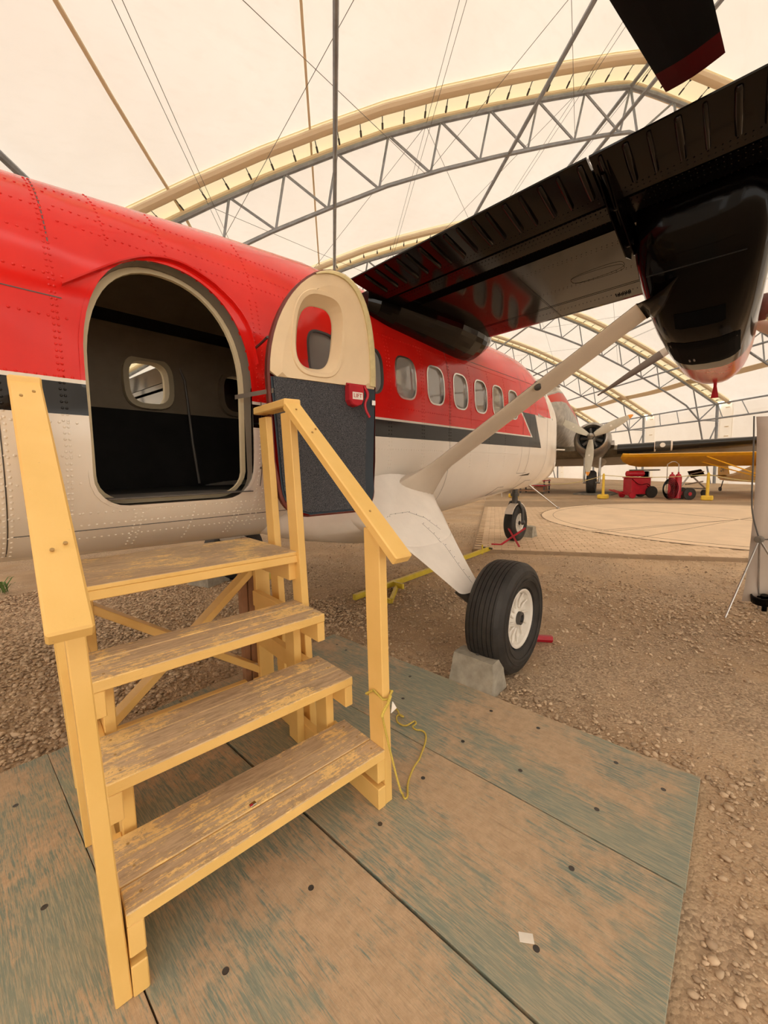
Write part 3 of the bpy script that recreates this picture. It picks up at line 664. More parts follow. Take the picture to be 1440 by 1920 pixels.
def arch_outline(cx, hw, zbot, zspring, ztop, rc=.12, n=2.15, k=18, taper=0):
    P = []
    for j in range(k+1):
        a = PI*j/k; c_, s_ = math.cos(a), math.sin(a)
        P.append((cx+hw*math.copysign(abs(c_)**(2/n), c_), zspring+(ztop-zspring)*abs(s_)**(2/n)))
    for sx in (-1, 1):
        for j in range(7):
            a = PI/2*j/6 if sx < 0 else PI/2*(1-j/6)
            P.append((cx+sx*(hw-taper-rc+rc*math.cos(a)), zbot+rc-rc*math.sin(a)))
    return P
door_out = arch_outline(DXC, DHW, 1.185, 1.82, 2.375, rc=.15)
bm = B(); add_prism(bm, door_out, 'y', 1.7, 2.62); cut.append(cutter(bm, M['jamb']))
WX = [1.83, 2.28, 2.71, 3.15, 3.585, 4.00, 4.405, 4.82]
for x_ in WX:
    bm = B(); add_prism(bm, rrect(x_, 2.095, .135, .172), 'y', 1.7, 2.62); cut.append(cutter(bm, M['darksteel']))
for x_ in (1.26, 2.05, 2.71, 3.15, 3.585, 4.0, 4.405, 4.82):
    bm = B(); add_prism(bm, rrect(x_, 2.085, .15, .17), 'y', 3.4, 4.3); cut.append(cutter(bm, M['cream']))
for c_ in cut:
    m_ = fus.modifiers.new('b', 'BOOLEAN'); m_.operation = 'DIFFERENCE'; m_.object = c_; m_.solver = 'EXACT'
    try: m_.material_mode = 'TRANSFER'
    except Exception: pass
dg = bpy.context.evaluated_depsgraph_get(); me = bpy.data.meshes.new_from_object(fus.evaluated_get(dg)); fus.modifiers.clear(); fus.data = me
for c_ in cut: bpy.data.objects.remove(c_)
me.polygons.foreach_set('use_smooth', [True]*len(me.polygons)); me.set_sharp_from_angle(angle=math.radians(28))
# windows
for i, x_ in enumerate(WX):
    r_o, r_i = rrect(x_, 2.095, .142, .179, k=36), rrect(x_, 2.095, .128, .165, k=36)
    bm = B()
    def yy(p, d): return (p[0], side_y(p[0], p[1])+d, p[1])
    add_loft(bm, [[yy(p, .004) for p in r_o], [yy(p, -.006) for p in r_o], [yy(p, -.006) for p in r_i], [yy(p, .02) for p in r_i]], caps=False)
    fr = obj('window_frame', bm, M['chrome'] if i > 1 else M['darksteel'], AC, True)
    bm = B(); g_ = rrect(x_, 2.095, .132, .170, k=36); add_loft(bm, [[yy(p, .012) for p in g_], [yy(p, .018) for p in g_]]); obj('window_pane', bm, M['pane'], AC)
for x_ in (1.26, 2.05, 2.71, 3.15, 3.585, 4.0, 4.405, 4.82):
    bm = B(); add_loft(bm, [[(p[0], 3.80+d, p[1]) for p in rrect(x_, 2.085, .155, .175)] for d in (0, .006)]); obj('window_pane', bm, M['glass'], AC)
    bm = B(); add_loft(bm, [[(p[0], y_, p[1]) for p in rrect(x_, 2.085, w_, h_)] for y_, w_, h_ in ((3.74, .195, .215), (3.705, .190, .21), (3.705, .15, .17), (3.80, .148, .168))], caps=False); obj('window_surround', bm, M['cream'] if x_ < 1.5 else M['lining'], AC, True)
# cabin fittings seen through the door
bm = B(); add_box(bm, (1.9, 3.738, 1.535), (4.6, .012, .64)); add_box(bm, (1.9, 3.0, 1.218), (4.9, 1.50, .006)); obj('cabin_carpet', bm, M['cabin_dark'], AC)
bm = B(); add_box(bm, (.9, 2.40, 1.2225), (.74, .42, .006)); obj('door_sill_plate', bm, M['cabinfloor'], AC)
bm = B(); add_tube(bm, [(1.62, 3.728, 1.24), (1.585, 3.728, 1.6), (1.565, 3.728, 1.95), (1.55, 3.728, 2.15), (1.50, 3.725, 2.28), (1.40, 3.72, 2.36), (1.25, 3.71, 2.40), (.35, 3.71, 2.42)], .012, 8); obj('cargo_door_seal', bm, M['jamb'], AC, True)
bm = B(); add_box(bm, (2.2, 3.52, 2.50), (5.0, .012, .10)); obj('overhead_strip', bm, M['cabin_dark'], AC)
bm = B(); add_box(bm, (.62, 3.02, 1.235), (.05, .04, .03), bev=.005); obj('cabin_strap', bm, M['redflag'], AC)
# inner cream frame of the doorway
bm = B(); oo = arch_outline(DXC, DHW-.002, 1.19, 1.82, 2.373, k=26, rc=.15); ii = arch_outline(DXC, DHW-.030, 1.215, 1.82, 2.343, rc=.12, k=26)
def insy(p, d): return (p[0], max(side_y(p[0], p[1]), 2.15)+d, p[1])
add_loft(bm, [[insy(p, .085) for p in oo], [insy(p, .078) for p in ii], [insy(p, .10) for p in ii], [insy(p, .12) for p in oo]], caps=False); obj('doorway_seal', bm, M['cream'], AC, True)
bm = B(); o1 = arch_outline(DXC, DHW+.016, 1.169, 1.82, 2.391, k=26, rc=.16); o2 = arch_outline(DXC, DHW, 1.185, 1.82, 2.375, k=26, rc=.15)
def sk(p, d): return (p[0], side_y(p[0], p[1])+d, p[1])
add_loft(bm, [[sk(p, .003) for p in o1], [sk(p, -.006) for p in o1], [sk(p, -.006) for p in o2], [sk(p, .01) for p in o2]], caps=False); obj('doorway_rim', bm, M['fus'], AC, True)
# rain gutter over the doorway
gp = [(.424, 2.118), (.515, 2.190), (.62, 2.272), (.66, 2.302), (.70, 2.328), (.745, 2.355), (.79, 2.377), (.84, 2.393), (.885, 2.402), (.93, 2.404), (.967, 2.400), (1.015, 2.386), (1.064, 2.365), (1.108, 2.342), (1.148, 2.312), (1.195, 2.272), (1.237, 2.222), (1.262, 2.180), (1.28, 2.135), (1.293, 2.073), (1.302, 2.01), (1.312, 1.955)]
gp = [(x_, z_) for x_, z_ in gp]
bm = B(); secs = []
for x_, z_ in gp:
    y_ = side_y(x_, z_); secs.append([(x_, y_+.004, z_), (x_, y_-.020, z_+.006), (x_, y_-.020, z_+.014), (x_, y_+.004, z_+.018)])
add_loft(bm, secs); obj('rain_gutter', bm, M['fus'], AC, .6)
# rivets and seams
riv = []
def rrow_x(x0, x1, z_, d=.028):
    for x_ in np.arange(x0, x1, d): riv.append((x_, z_))
def rrow_z(x_, z0, z1, d=.026):
    for z_ in np.arange(z0, z1, d): riv.append((x_+random.uniform(-.001, .001), z_))
for z_ in (1.30, 1.42, 1.56, 1.75, 1.99, 2.16, 2.33, 2.47, 2.58, 1.16, 1.07): rrow_x(-.5, .44, z_, .03)
for z_ in (1.16, 1.10, 1.03): rrow_x(.44, 1.5, z_, .03)
for x_ in (.16, .175, .20, .385, .40): rrow_z(x_, .97, 2.68)
for x_ in (.05, .08, .11, -.06): rrow_z(x_, 1.0, 1.72)
for x_ in (.62, .88, 1.34): rrow_z(x_, 2.38, 2.74)
for x_ in (1.31, 1.35): rrow_z(x_, 1.0, 2.35)
for z_ in (2.42, 2.50, 2.62): rrow_x(.45, 2.0, z_, .03)
for x_ in (.66, .69, .95, 1.2, 1.23): rrow_z(x_, .96, 1.18, .02)
for x_ in (2.48, 2.51, 2.93, 2.96, 3.37, 3.40, 3.79, 4.20, 4.61): rrow_z(x_, 1.35, 2.42, .03)
for z_ in (2.40, 1.84, 1.50): rrow_x(1.9, 5.0, z_, .035)
bm = B(); add_lathe(bm, [(0, .0062), (.0022, .0052), (.0036, .0022)], (0, 0, 0), (0, 0, 1), 6); bm.verts.index_update(); RT = np.array([v.co[:] for v in bm.verts]); RF = [[v.index for v in f.verts] for f in bm.faces]; bm.free()
tri = []
for f in RF:
    for k in range(1, len(f)-1): tri.append([f[0], f[k], f[k+1]])
Vs, Fs = [], []
for x_, z_ in riv:
    if (x_ > DXC-DHW-.02) and (x_ < DXC+DHW+.02) and 1.16 < z_ < 2.42:
        if z_ < 1.86 or ((x_-DXC)/(DHW+.035))**2+((z_-1.84)/.565)**2 < 1: continue
    if any(abs(x_-w) < .15 and abs(z_-2.095) < .19 for w in WX): continue
    y0 = side_y(x_, z_); y1 = side_y(x_, z_+.02); nrm = Vector((0, -.02, -(y0-y1))).normalized()
    if nrm.y > 0: nrm = -nrm
    a = nrm.cross(Vector((1, 0, 0))).normalized(); b_ = nrm.cross(a); R = np.array([a, b_, nrm])
    Vs.append(RT @ R + np.array([x_, y0, z_])); Fs.append(np.array(tri)+len(RT)*len(Fs))
o = finish('rivets', np_mesh('rivets', np.concatenate(Vs), np.concatenate(Fs)), M['fus'], AC, smooth=1.5); o['kind'] = 'stuff'
def seamline(pts, w=.0045):
    bm = B(); q = [pts[0]]
    for a, b in zip(pts, pts[1:]): q += [(a[0]+(b[0]-a[0])*k/6, a[1]+(b[1]-a[1])*k/6) for k in range(1, 7)]
    pts = q
    for (xa, za), (xb, zb2) in zip(pts, pts[1:]):
        ya, yb = side_y(xa, za)-.0022, side_y(xb, zb2)-.0022; d = Vector((xb-xa, zb2-za)); d.normalize(); n = (-d.y*w/2, d.x*w/2)
        bm.faces.new([bm.verts.new(p) for p in ((xa+n[0], ya, za+n[1]), (xb+n[0], yb, zb2+n[1]), (xb-n[0], yb, zb2-n[1]), (xa-n[0], ya, za-n[1]))])
    obj('panel_joint', bm, M['darksteel'], AC)
def vert(x_, z0, z1): seamline([(x_, z) for z in np.linspace(z0, z1, 14)])
vert(.185, .97, 2.68); vert(.40, 2.3, 2.66); vert(1.325, 1.25, 1.75); vert(3.38, .86, 2.9); vert(5.35, .95, 2.6); vert(6.0, 1.0, 2.4)
seamline([(x_, 1.075) for x_ in np.linspace(.2, 1.8, 12)]); seamline([(x_, 2.07) for x_ in np.linspace(-.4, .42, 8)]); seamline([(x_, 2.45) for x_ in np.linspace(3.4, 5.9, 12)])
seamline([(5.1, 1.25), (5.1, 1.65)]); seamline([(5.1, 1.25), (5.45, 1.25)]); seamline([(5.12, 1.75), (5.12, 2.5)]); seamline([(5.55, 1.7), (5.55, 2.6)])
seamline([(4.6, .98), (4.75, 1.08), (4.95, 1.08)]); seamline([(5.5, 1.03), (5.65, 1.14), (5.85, 1.14)])
# cockpit windows and windscreen strip
bm = B()
for P_ in ([(5.62, 2.02), (6.25, 2.02), (6.05, 2.38), (5.66, 2.42)],):
    q = [(x_, side_y(x_, z_)-.006, z_) for x_, z_ in P_]; add_loft(bm, [q, [(a, b_+.02, c_) for a, b_, c_ in q]])
obj('cockpit_window', bm, M['pane'], AC)
# nose skid rod and pitot
bm = B(); add_tube(bm, [(6.2, 2.50, 1.05), (6.62, 2.18, .66)], .014, 8); add_lathe(bm, [(0, .03), (.03, .03)], (6.62, 2.18, .655), (0, 0, 1), 10); obj('nose_prop_rod', bm, M['chrome'], AC, True)
bm = B(); add_tube(bm, [(7.2, 2.60, 1.62), (7.22, 2.42, 1.62), (7.5, 2.39, 1.62)], .012, 6); obj('pitot_tube', bm, M['whitepaint'], AC)
bm = B()
for p in ((5.9, 3.1, .97), (6.3, 3.0, 1.0)): add_tube(bm, [p, (p[0]+.02, p[1], p[2]-.16)], .01, 6)
obj('belly_aerial', bm, M['whitepaint'], AC)

# ---- open cabin door
DA = Vector((1.235, 1.93, 0)); DB = Vector((1.945, 1.80, 0)); dx = (DB-DA).normalized(); dn = Vector((dx.y, -dx.x, 0))   # dn faces the visitor
DW = (DB-DA).length
def dP(u_, z_, d=0):
    """door panel point: u across (0..1), z, d towards the visitor; the panel bows towards the visitor at top like the roof it closes"""
    bow = .0 + .16*max(0, (z_-1.75)/.65)**2.2 + .06*max(0, (1.35-z_)/.3)**2
    return DA+dx*(u_*DW)+dn*(bow+d)+Vector((0, 0, z_))
def door_ol(m=0, k=26):
    P = []
    for j in range(k+1):
        a = PI*j/k; c_, s_ = math.cos(a), math.sin(a)
        P.append((.5+(.5-m/DW)*math.copysign(abs(c_)**(2/2.1), c_), 1.86+(.552-m)*abs(s_)**(2/2.1)))
    for j in range(1, 4): P.append((0+m/DW+.02*j/4, 1.86-.62*j/4))
    for sx in (-1, 1):
        for j in range(8):
            a = PI/2*j/7 if sx < 0 else PI/2*(1-j/7); rc = .15
            P.append((.5+sx*(.5-m/DW-.045-rc/DW+rc/DW*math.cos(a)), 1.075+m+rc-rc*math.sin(a)))
    for j in range(3, 0, -1): P.append((1-m/DW-.02*j/4, 1.86-.62*j/4))
    return P
def wrap(ol, d): return [dP(u_, z_, d) for u_, z_ in ol]
ol0, ol1, ol2 = door_ol(0), door_ol(.010), door_ol(.05)
bm = B(); add_loft(bm, [wrap(ol0, -.036), wrap(ol0, .0), wrap(ol1, .012)], caps=False); obj('door_edge', bm, M['doorskin'], AC, True)
def halfwidth(z_, m):
    """left and right limits of the panel at a height, margin m"""
    if z_ >= 1.86:
        q = max(0, 1-min(1, ((z_-1.86)/(.552-m)))**2.1)**(1/2.1); return .5-(.5-m/DW)*q, .5+(.5-m/DW)*q
    f = min(1, (1.86-z_)/.62); in_ = m/DW+.045*f; zb_ = 1.075+m; rc = .15
    if z_ < zb_+rc:
        h_ = rc-math.sqrt(max(0, rc*rc-(zb_+rc-z_)**2)); in_ += h_/DW
    return in_, 1-in_
def strip_panel(bm, z0, z1, m, d, nz=26, nu=14, mr=0):
    Z = np.linspace(z0, z1, nz); rows = []
    for z_ in Z:
        a, b_ = halfwidth(z_, m); b_ = b_-mr/DW; rows.append([dP(a+(b_-a)*k/nu, z_, d) for k in range(nu+1)])
    vs = [[bm.verts.new(p) for p in r] for r in rows]
    for r0, r1 in zip(vs, vs[1:]):
        for k in range(nu): bm.faces.new((r0[k], r0[k+1], r1[k+1], r1[k]))
# lower carpet, navy border and upper liner (liner has a window well)
bm = B(); strip_panel(bm, 1.087, 1.845, .012, .013); obj('door_border', bm, M['navy'], AC)
bm = B(); strip_panel(bm, 1.10, 1.845, .024, .020, mr=.055)
obj('door_carpet', bm, M['carpet'], AC)
ZT = 1.86+.552-.012
wc, wz, ww, wh = .40, 2.085, .165, .215       # window well centre (u, z), half sizes
ko = 48
def wel(sw, sh, d, n=3.0): return [dP(wc+sw/DW*math.copysign(abs(math.cos(a))**(2/n), math.cos(a)), wz+sh*math.copysign(abs(math.sin(a))**(2/n), math.sin(a)), d) for a in [2*PI*j/ko for j in range(ko)]]
def outer_ring(m, d):
    P = []
    for j in range(ko):
        a = 2*PI*j/ko; c_, s_ = math.cos(a), math.sin(a)
        # ray from the well centre to the outline of the liner
        t0, t1 = 0, 1.5
        for _ in range(24):
            tm = (t0+t1)/2; u_, z_ = wc+c_*tm/DW, wz+s_*tm
            ok = z_ > 1.847 and z_ < 1.86+.552-m
            if ok:
                l_, r__ = halfwidth(z_, m); ok = l_ < u_ < r__
            if ok: t0 = tm
            else: t1 = tm
        P.append(dP(wc+c_*t0/DW, wz+s_*t0, d))
    return P
bm = B()
add_loft(bm, [outer_ring(.008, .0), outer_ring(.012, .014), outer_ring(.075, .026), wel(.165, .215, .026)], caps=False)
obj('door_liner', bm, M['liner'], AC, .7)
bm = B(); add_loft(bm, [outer_ring(.001, -.035), wel(.122, .172, -.038)], caps=False); strip_panel(bm, 1.08, 1.85, .002, -.035); obj('door_outer_skin', bm, M['doorred'], AC)
bm = B(); secs = []
for a in np.linspace(0, .62*PI, 22):
    c_, s_ = math.cos(a), math.sin(a)
    def q_(m, d): return dP(.5+(.5-m/DW)*math.copysign(abs(c_)**(2/2.1), c_), 1.86+(.552-m)*abs(s_)**(2/2.1), d)
    w_ = .052*math.cos(a*.75)
    secs.append([q_(-.001, -.03), q_(.006, .010), q_(.008+w_*.4, .027), q_(.01+w_, .030), q_(.01+w_, .02)])
add_loft(bm, secs, caps=False, closed=False); obj('door_edge_trim', bm, M['edgecream'], AC, True)
bm = B(); add_loft(bm, [wel(.168, .218, .024), wel(.163, .213, .034), wel(.145, .195, .034), wel(.118, .170, -.02), wel(.108, .158, -.034)], caps=False); obj('window_well', bm, M['liner'], AC, True)
bm = B(); add_loft(bm, [wel(.115, .165, -.030), wel(.115, .165, -.036)]); obj('door_window_pane', bm, M['glass'], AC)
# red latch cover marked LIFT
lu, lz = .735, 1.775
bm = B(); R = Matrix((dx, Vector((0, 0, 1)), dn)).transposed()
def lp_(x_, z_, d): return dP(lu, lz, .02)+dx*x_+Vector((0, 0, z_))+dn*d
ol = [(-.052, .072), (.05, .072), (.055, .045), (.052, -.01), (.035, -.042), (0, -.055), (-.035, -.045), (-.052, -.02)]
add_loft(bm, [[lp_(x_, z_, 0) for x_, z_ in ol], [lp_(x_, z_, .045) for x_, z_ in ol], [lp_(x_*.9, z_*.9, .054) for x_, z_ in ol]]); add_tube(bm, [lp_(-.06, .075, .03), lp_(.08, .075, .03)], .007, 8)
lat = obj('latch_cover', bm, M['redflag'], AC, .6); lat['label'] = 'red latch cover marked LIFT'
bm = B(); add_tube(bm, smooth_pts([lp_(.07, .07, .03), lp_(.088, .02, .05), (lp_(.06, -.03, .045)), lp_(.066, -.07, .045), lp_(.092, -.115, .05)], 2), [.010]*6+[.009]*3+[.008]*20, 8); obj('latch_handle', bm, M['red'], AC, True)
bm = B(); q = [(-.034, -.014), (.040, -.014), (.040, .028), (-.034, .028)]; add_loft(bm, [[lp_(x_, z_, .0545) for x_, z_ in q], [lp_(x_, z_, .0555) for x_, z_ in q]]); obj('placard', bm, M['paper'], lat)
def text(s_, size, origin, ex, ez, mat, parent, name='lettering', ext=.0006, shear=0):
    cu = bpy.data.curves.new(name, 'FONT'); cu.body = s_; cu.size = size; cu.align_x = 'CENTER'; cu.align_y = 'CENTER'; cu.extrude = ext; cu.shear = shear; cu.resolution_u = 3
    to = bpy.data.objects.new(name, cu); COL.objects.link(to); d_ = bpy.context.evaluated_depsgraph_get(); d_.update()
    me_ = bpy.data.meshes.new_from_object(to.evaluated_get(d_)); bpy.data.objects.remove(to); me_.materials.clear()
    ex, ez = Vector(ex).normalized(), Vector(ez).normalized(); R_ = Matrix((ex, ez, ex.cross(ez))).transposed().to_4x4()
    me_.transform(Matrix.Translation(origin) @ R_); return finish(name, me_, mat, parent)
text('LIFT', .034, lp_(.003, .007, .0562), dx, (0, 0, 1), M['redflag'], lat)
text('EMERGENCY EXIT', .042, (.95, 3.57, 2.49), (1, 0, 0), (0, 0, 1), M['redflag'], AC)
bm = B(); add_box(bm, tuple(dP(.955, 1.76, .022)), (.028, .012, .034), R=Matrix((dx, -dn, Vector((0, 0, 1)))).transposed(), bev=.003); obj('strike_plate', bm, M['chrome'], AC)
# check strap from doorway to door
bm = B(); a_, b_ = Vector((1.19, 2.20, 1.765)), dP(.03, 1.77, .022)
for p, q_ in ((a_, b_),): add_loft(bm, [[p+Vector((0, 0, s_*.012))+dn*t_ for s_, t_ in ((-1, 0), (1, 0), (1, .004), (-1, .004))], [q_+Vector((0, 0, s_*.012))+dn*t_ for s_, t_ in ((-1, 0), (1, 0), (1, .004), (-1, .004))]])
obj('check_strap', bm, M['jamb'], AC)
for z_ in (1.36, 1.62, 2.05):
    bm = B(); add_tube(bm, [(1.31, 2.16, z_), (1.285, 2.06, z_), tuple(dP(.02, z_, -.03))], .007, 8); obj('door_hinge', bm, M['darksteel'], AC, True)

# ---- landing gear fairing (sponson) and leg, one blended skin
def oval(c, hx, hz, tilt=0, n=2.4, k=36, yo=0):
    P = []
    for j in range(k):
        a = 2*PI*j/k; cx, sz = math.cos(a), math.sin(a)
        x_ = hx*math.copysign(abs(cx)**(2/n), cx); z_ = hz*math.copysign(abs(sz)**(2/n), sz)
        P.append((c[0]+x_, c[1]+z_*math.sin(tilt), c[2]+z_*math.cos(tilt)))
    return P
bm = B()
add_loft(bm, [oval((2.32, 2.75, .95), .82, .13), oval((2.32, 2.40, .96), .80, .17), oval((2.34, 2.16, 1.02), .72, .25, .1, 2.1), oval((2.36, 1.98, 1.06), .52, .25, .25, 2.1), oval((2.32, 1.82, .98), .42, .20, .6), oval((2.33, 1.70, .87), .32, .12, .85), oval((2.34, 1.58, .75), .25, .075, .85), oval((2.35, 1.46, .63), .185, .055, .85), oval((2.36, 1.36, .53), .135, .045, .85)])
gf = obj('gear_fairing', bm, M['whitepaint'], AC, True)
from mathutils.bvhtree import BVHTree
gv = BVHTree.FromPolygons([v.co[:] for v in gf.data.vertices], [list(p.vertices) for p in gf.data.polygons])
def lay(pl, r_=.0012):
    pts = []
    for (xa, za), (xb, zb_) in zip(pl, pl[1:]):
        for k in range(10):
            h = gv.ray_cast(Vector((xa+(xb-xa)*k/10, .2, za+(zb_-za)*k/10)), Vector((0, 1, 0)))[0]
            if h: pts.append(h)
    if len(pts) > 2:
        bm = B(); add_tube(bm, pts, r_, 4); obj('fairing_joint', bm, M['darksteel'], gf)
        for p in pts[::4]:
            bm = B(); add_lathe(bm, [(0, .0035), (.002, .0025)], p+Vector((.016, -.001, 0)), (0, -1, 0), 6); obj('fastener', bm, M['darksteel'], gf)
lay([(1.82, 1.20), (1.86, 1.10), (1.93, .98), (2.0, .88)]); lay([(1.95, .97), (2.12, 1.02), (2.32, 1.02), (2.48, .96), (2.56, .86)]); lay([(2.40, .93), (2.44, .84), (2.44, .74), (2.43, .64), (2.43, .53)])
# strut
bm = B()
def foil(c, ch, th, tang=Vector((0, .55, -1))):
    P = []; u_ = Vector((1, 0, 0)); w_ = Vector(tang).normalized()
    for j in range(20):
        a = 2*PI*j/20; P.append(Vector(c)+u_*(ch/2*math.cos(a))+w_*(th/2*math.sin(a)*(1+.35*math.cos(a))))
    return P
sA, sB = Vector((2.66, 1.98, 1.24)), Vector((3.00, .52, 2.285))
tg = Vector((0, (sB-sA).z, -(sB-sA).y)).normalized()
add_loft(bm, [foil(sA+(sB-sA)*f, ch, th, tg) for f, ch, th in ((-.12, .75, .34), (-.03, .52, .22), (.04, .40, .13), (.09, .33, .075), (.13, .30, .060), (.5, .29, .056), (1.0, .285, .056))]); obj('wing_strut', bm, M['strutpaint'], AC, True)
bm = B(); add_loft(bm, [foil(sA+(sB-sA)*.995, .295, .062, tg), foil((2.99, .46, 2.285), .31, .08, Vector((0, .3, -1))), foil((2.975, .39, 2.31), .33, .09, Vector((0, .3, -1))), foil((2.96, .30, 2.38), .32, .06, Vector((0, .3, -1)))]); obj('strut_cuff', bm, M['black'], AC, True)
bm = B(); p_ = sA+(sB-sA)*.62; add_lathe(bm, [(0, .022), (.05, .022), (.055, .015)], p_+Vector((-.09, 0, .01)), (-.6, -.3, -.7), 14); obj('strut_light', bm, M['darksteel'], AC, True)

# ---- wheels
def wheel(name, c, r, w, parent, axis=(0, -1, 0), flat=.0):
    c = Vector(c); ax = Vector(axis); t_ = obj_e = None
    bm = B(); pr = []
    rr = r*.52; h = w/2
    P = [(-h*.62, rr), (-h*.86, rr+.02), (-h*1.0, r*.74), (-h*.97, r*.86), (-h*.84, r*.945), (-h*.66, r*.985)]
    gs = [-.55, -.34, -.12, .12, .34, .55]; g = .018
    for q in gs: P += [((q-g)*h, r*(1-.03*q*q)), ((q-g*.7)*h, r*(.982-.03*q*q)), ((q+g*.7)*h, r*(.982-.03*q*q)), ((q+g)*h, r*(1-.03*q*q))]
    P += [(h*.66, r*.985), (h*.84, r*.945), (h*.97, r*.86), (h*1.0, r*.74), (h*.86, rr+.02), (h*.62, rr)]
    add_lathe(bm, P, c, ax, 56, closed=True)
    ty = obj(name, bm, M['rubber'], parent, .5)
    bm = B()
    for q in (r*.80, r*.69): add_tube(bm, [c+ax*(h*.995)+Vector((q*math.cos(2*PI*k/48), 0, q*math.sin(2*PI*k/48))) for k in range(48)], .0022, 4, closed=True)
    obj('sidewall_ridge', bm, M['rubber'], ty)
    bm = B(); add_lathe(bm, [(-h*.5, rr*.98), (h*.72, rr*1.0), (h*.80, rr*1.02), (h*.82, rr*.97), (h*.74, rr*.90), (h*.52, rr*.84), (h*.46, rr*.4), (h*.60, rr*.30), (h*.66, rr*.24)], c, ax, 40)
    rim = obj('rim', bm, M['wheelwhite'], parent, .6)
    for k in range(12):
        a = 2*PI*k/12; a2 = a+.28; bm = B()
        add_tube(bm, [c+ax*(h*.60)+Vector((rr*.36*math.cos(a2), 0, rr*.36*math.sin(a2))), c+ax*(h*.56)+Vector((rr*.62*math.cos(a+.08), 0, rr*.62*math.sin(a+.08))), c+ax*(h*.62)+Vector((rr*.90*math.cos(a), 0, rr*.90*math.sin(a)))], .0065, 6)
        obj('rim_rib', bm, M['wheelwhite'], rim, True)
    bm = B(); add_lathe(bm, [(h*.5, rr*.24), (h*.82, rr*.22), (h*.84, rr*.13), (h*.72, rr*.12), (h*.70, .001)], c, ax, 24); obj('hub', bm, M['darksteel'], rim, True)
    return ty
MW = (2.50, 1.145, .340)
wheel('main_tyre', MW, .372, .265, AC)
bm = B(); add_tube(bm, [(2.37, 1.44, .50), (2.41, 1.36, .43), (2.50, 1.29, .35), (2.50, 1.15, .34)], .040, 10); add_lathe(bm, [(0, .10), (.03, .10)], (2.50, 1.29, .34), (0, -1, 0), 20); obj('axle', bm, M['darksteel'], AC, True)
wheel('main_tyre', (2.50, 4.855, .340), .372, .265, AC)
bm = B(); add_loft(bm, [oval((2.18, 3.25, .98), .98, .20), oval((2.18, 3.65, .99), .95, .26), oval((2.27, 4.05, 1.05), .56, .26, -.25), oval((2.33, 4.30, .87), .32, .12, -.85), oval((2.36, 4.66, .53), .135, .045, -.85)]); obj('gear_fairing', bm, M['whitepaint'], AC, True)
NW = (6.84, 2.98, .345)
wheel('nose_tyre', NW, .325, .20, AC)
bm = B()
for s_ in (-1, 1):
    add_tube(bm, [(6.84, 2.98+s_*.13, .36), (6.82, 2.98+s_*.13, .60), (6.80, 2.98+s_*.08, .715), (6.80, 2.98, .735)], .026, 8)
add_tube(bm, [(6.80, 2.98, .70), (6.78, 2.98, 1.1)], .05, 12); add_lathe(bm, [(0, .07), (.05, .075)], (6.79, 2.98, .82), (0, 0, 1), 16); add_lathe(bm, [(0, .05), (.03, .04), (.05, .02)], (6.84, 2.86, .36), (0, -1, 0), 12)
obj('nose_fork', bm, M['darksteel'], AC, True)
bm = B(); add_loft(bm, [[(6.84+.36*math.cos(a), 2.98+y_, .345+.36*math.sin(a)) for a in np.linspace(.5, 2.6, 14)]+[(6.84+.345*math.cos(a), 2.98+y_, .345+.345*math.sin(a)) for a in np.linspace(2.6, .5, 14)] for y_ in (-.07, .07)]); obj('mudguard', bm, M['whitepaint'], AC, .6)

# ---- wing
DIH = math.tan(math.radians(1.4))
def wz0(y_): return 2.655+(abs(y_-YC)-.85)*DIH     # lower surface height
def wing_sec(y_, x0, x1, zlo0, zlo1, th, n=26):
    """closed section between trailing x0 and leading x1: lower line zlo0..zlo1 (at x0, x1), thickness"""
    P = []; z_ = wz0(y_)
    for k in range(n+1):
        f = k/n; x_ = x1-(x1-x0)*f
        P.append((x_, y_, z_+zlo1+(zlo0-zlo1)*f+th*.5*(1-math.sqrt(max(0, 1-(1-min(1, f/.16))**2)))))
    for k in range(n, -1, -1):
        f = k/n; x_ = x1-(x1-x0)*f; b_ = 1-math.sqrt(max(0, 1-(1-min(1, f/.22))**2))
        P.append((x_, y_, z_+zlo1+(zlo0-zlo1)*f+th*(1-.5*b_)*(1-.45*f)))
    return P
YS, YE = YC+9.9, YC-9.9
ystn = list(np.linspace(-6.9, 12.9, 34))
bm = B(); add_loft(bm, [wing_sec(y_, 2.80, 4.08, .02, .0, .31) for y_ in ystn]); obj('wing', bm, M['wingblack'], AC, .6)
# shroud ahead of the flaps (upper skin carried aft), fore flap, trailing flap
for ya_, yb_ in ((-6.9, 2.2), (3.8, 12.9)):
    bm = B(); add_loft(bm, [[(2.86, y_, wz0(y_)+.21), (2.36, y_, wz0(y_)+.13), (2.36, y_, wz0(y_)+.12), (2.86, y_, wz0(y_)+.12)] for y_ in np.linspace(ya_, yb_, 18)]); obj('flap_shroud', bm, M['rubber_dark'], AC)
def slab(y0, y1, x0, z0, x1, z1, th0, th1, nm, mat=None, seg=10):
    bm = B(); secs = []
    for y_ in np.linspace(y0, y1, seg):
        z_ = wz0(y_); secs.append([(x1, y_, z_+z1+th1*.4), (x1-.03, y_, z_+z1), (x0, y_, z_+z0), (x0, y_, z_+z0+th0), (x1-.05, y_, z_+z1+th1), (x1-.01, y_, z_+z1+th1*.8)])
    add_loft(bm, secs); return obj(nm, bm, mat or M['wingblack'], AC)
for (y0, y1) in ((YC-.86, .605), (.595, -6.85), (YC+.86, YC+9.8)):
    slab(y0, y1, 2.475, -.010, 2.635, -.020, .03, .06, 'fore_flap')
    slab(y0, y1, 2.075, .012, 2.445, -.030, .008, .075, 'trailing_flap')
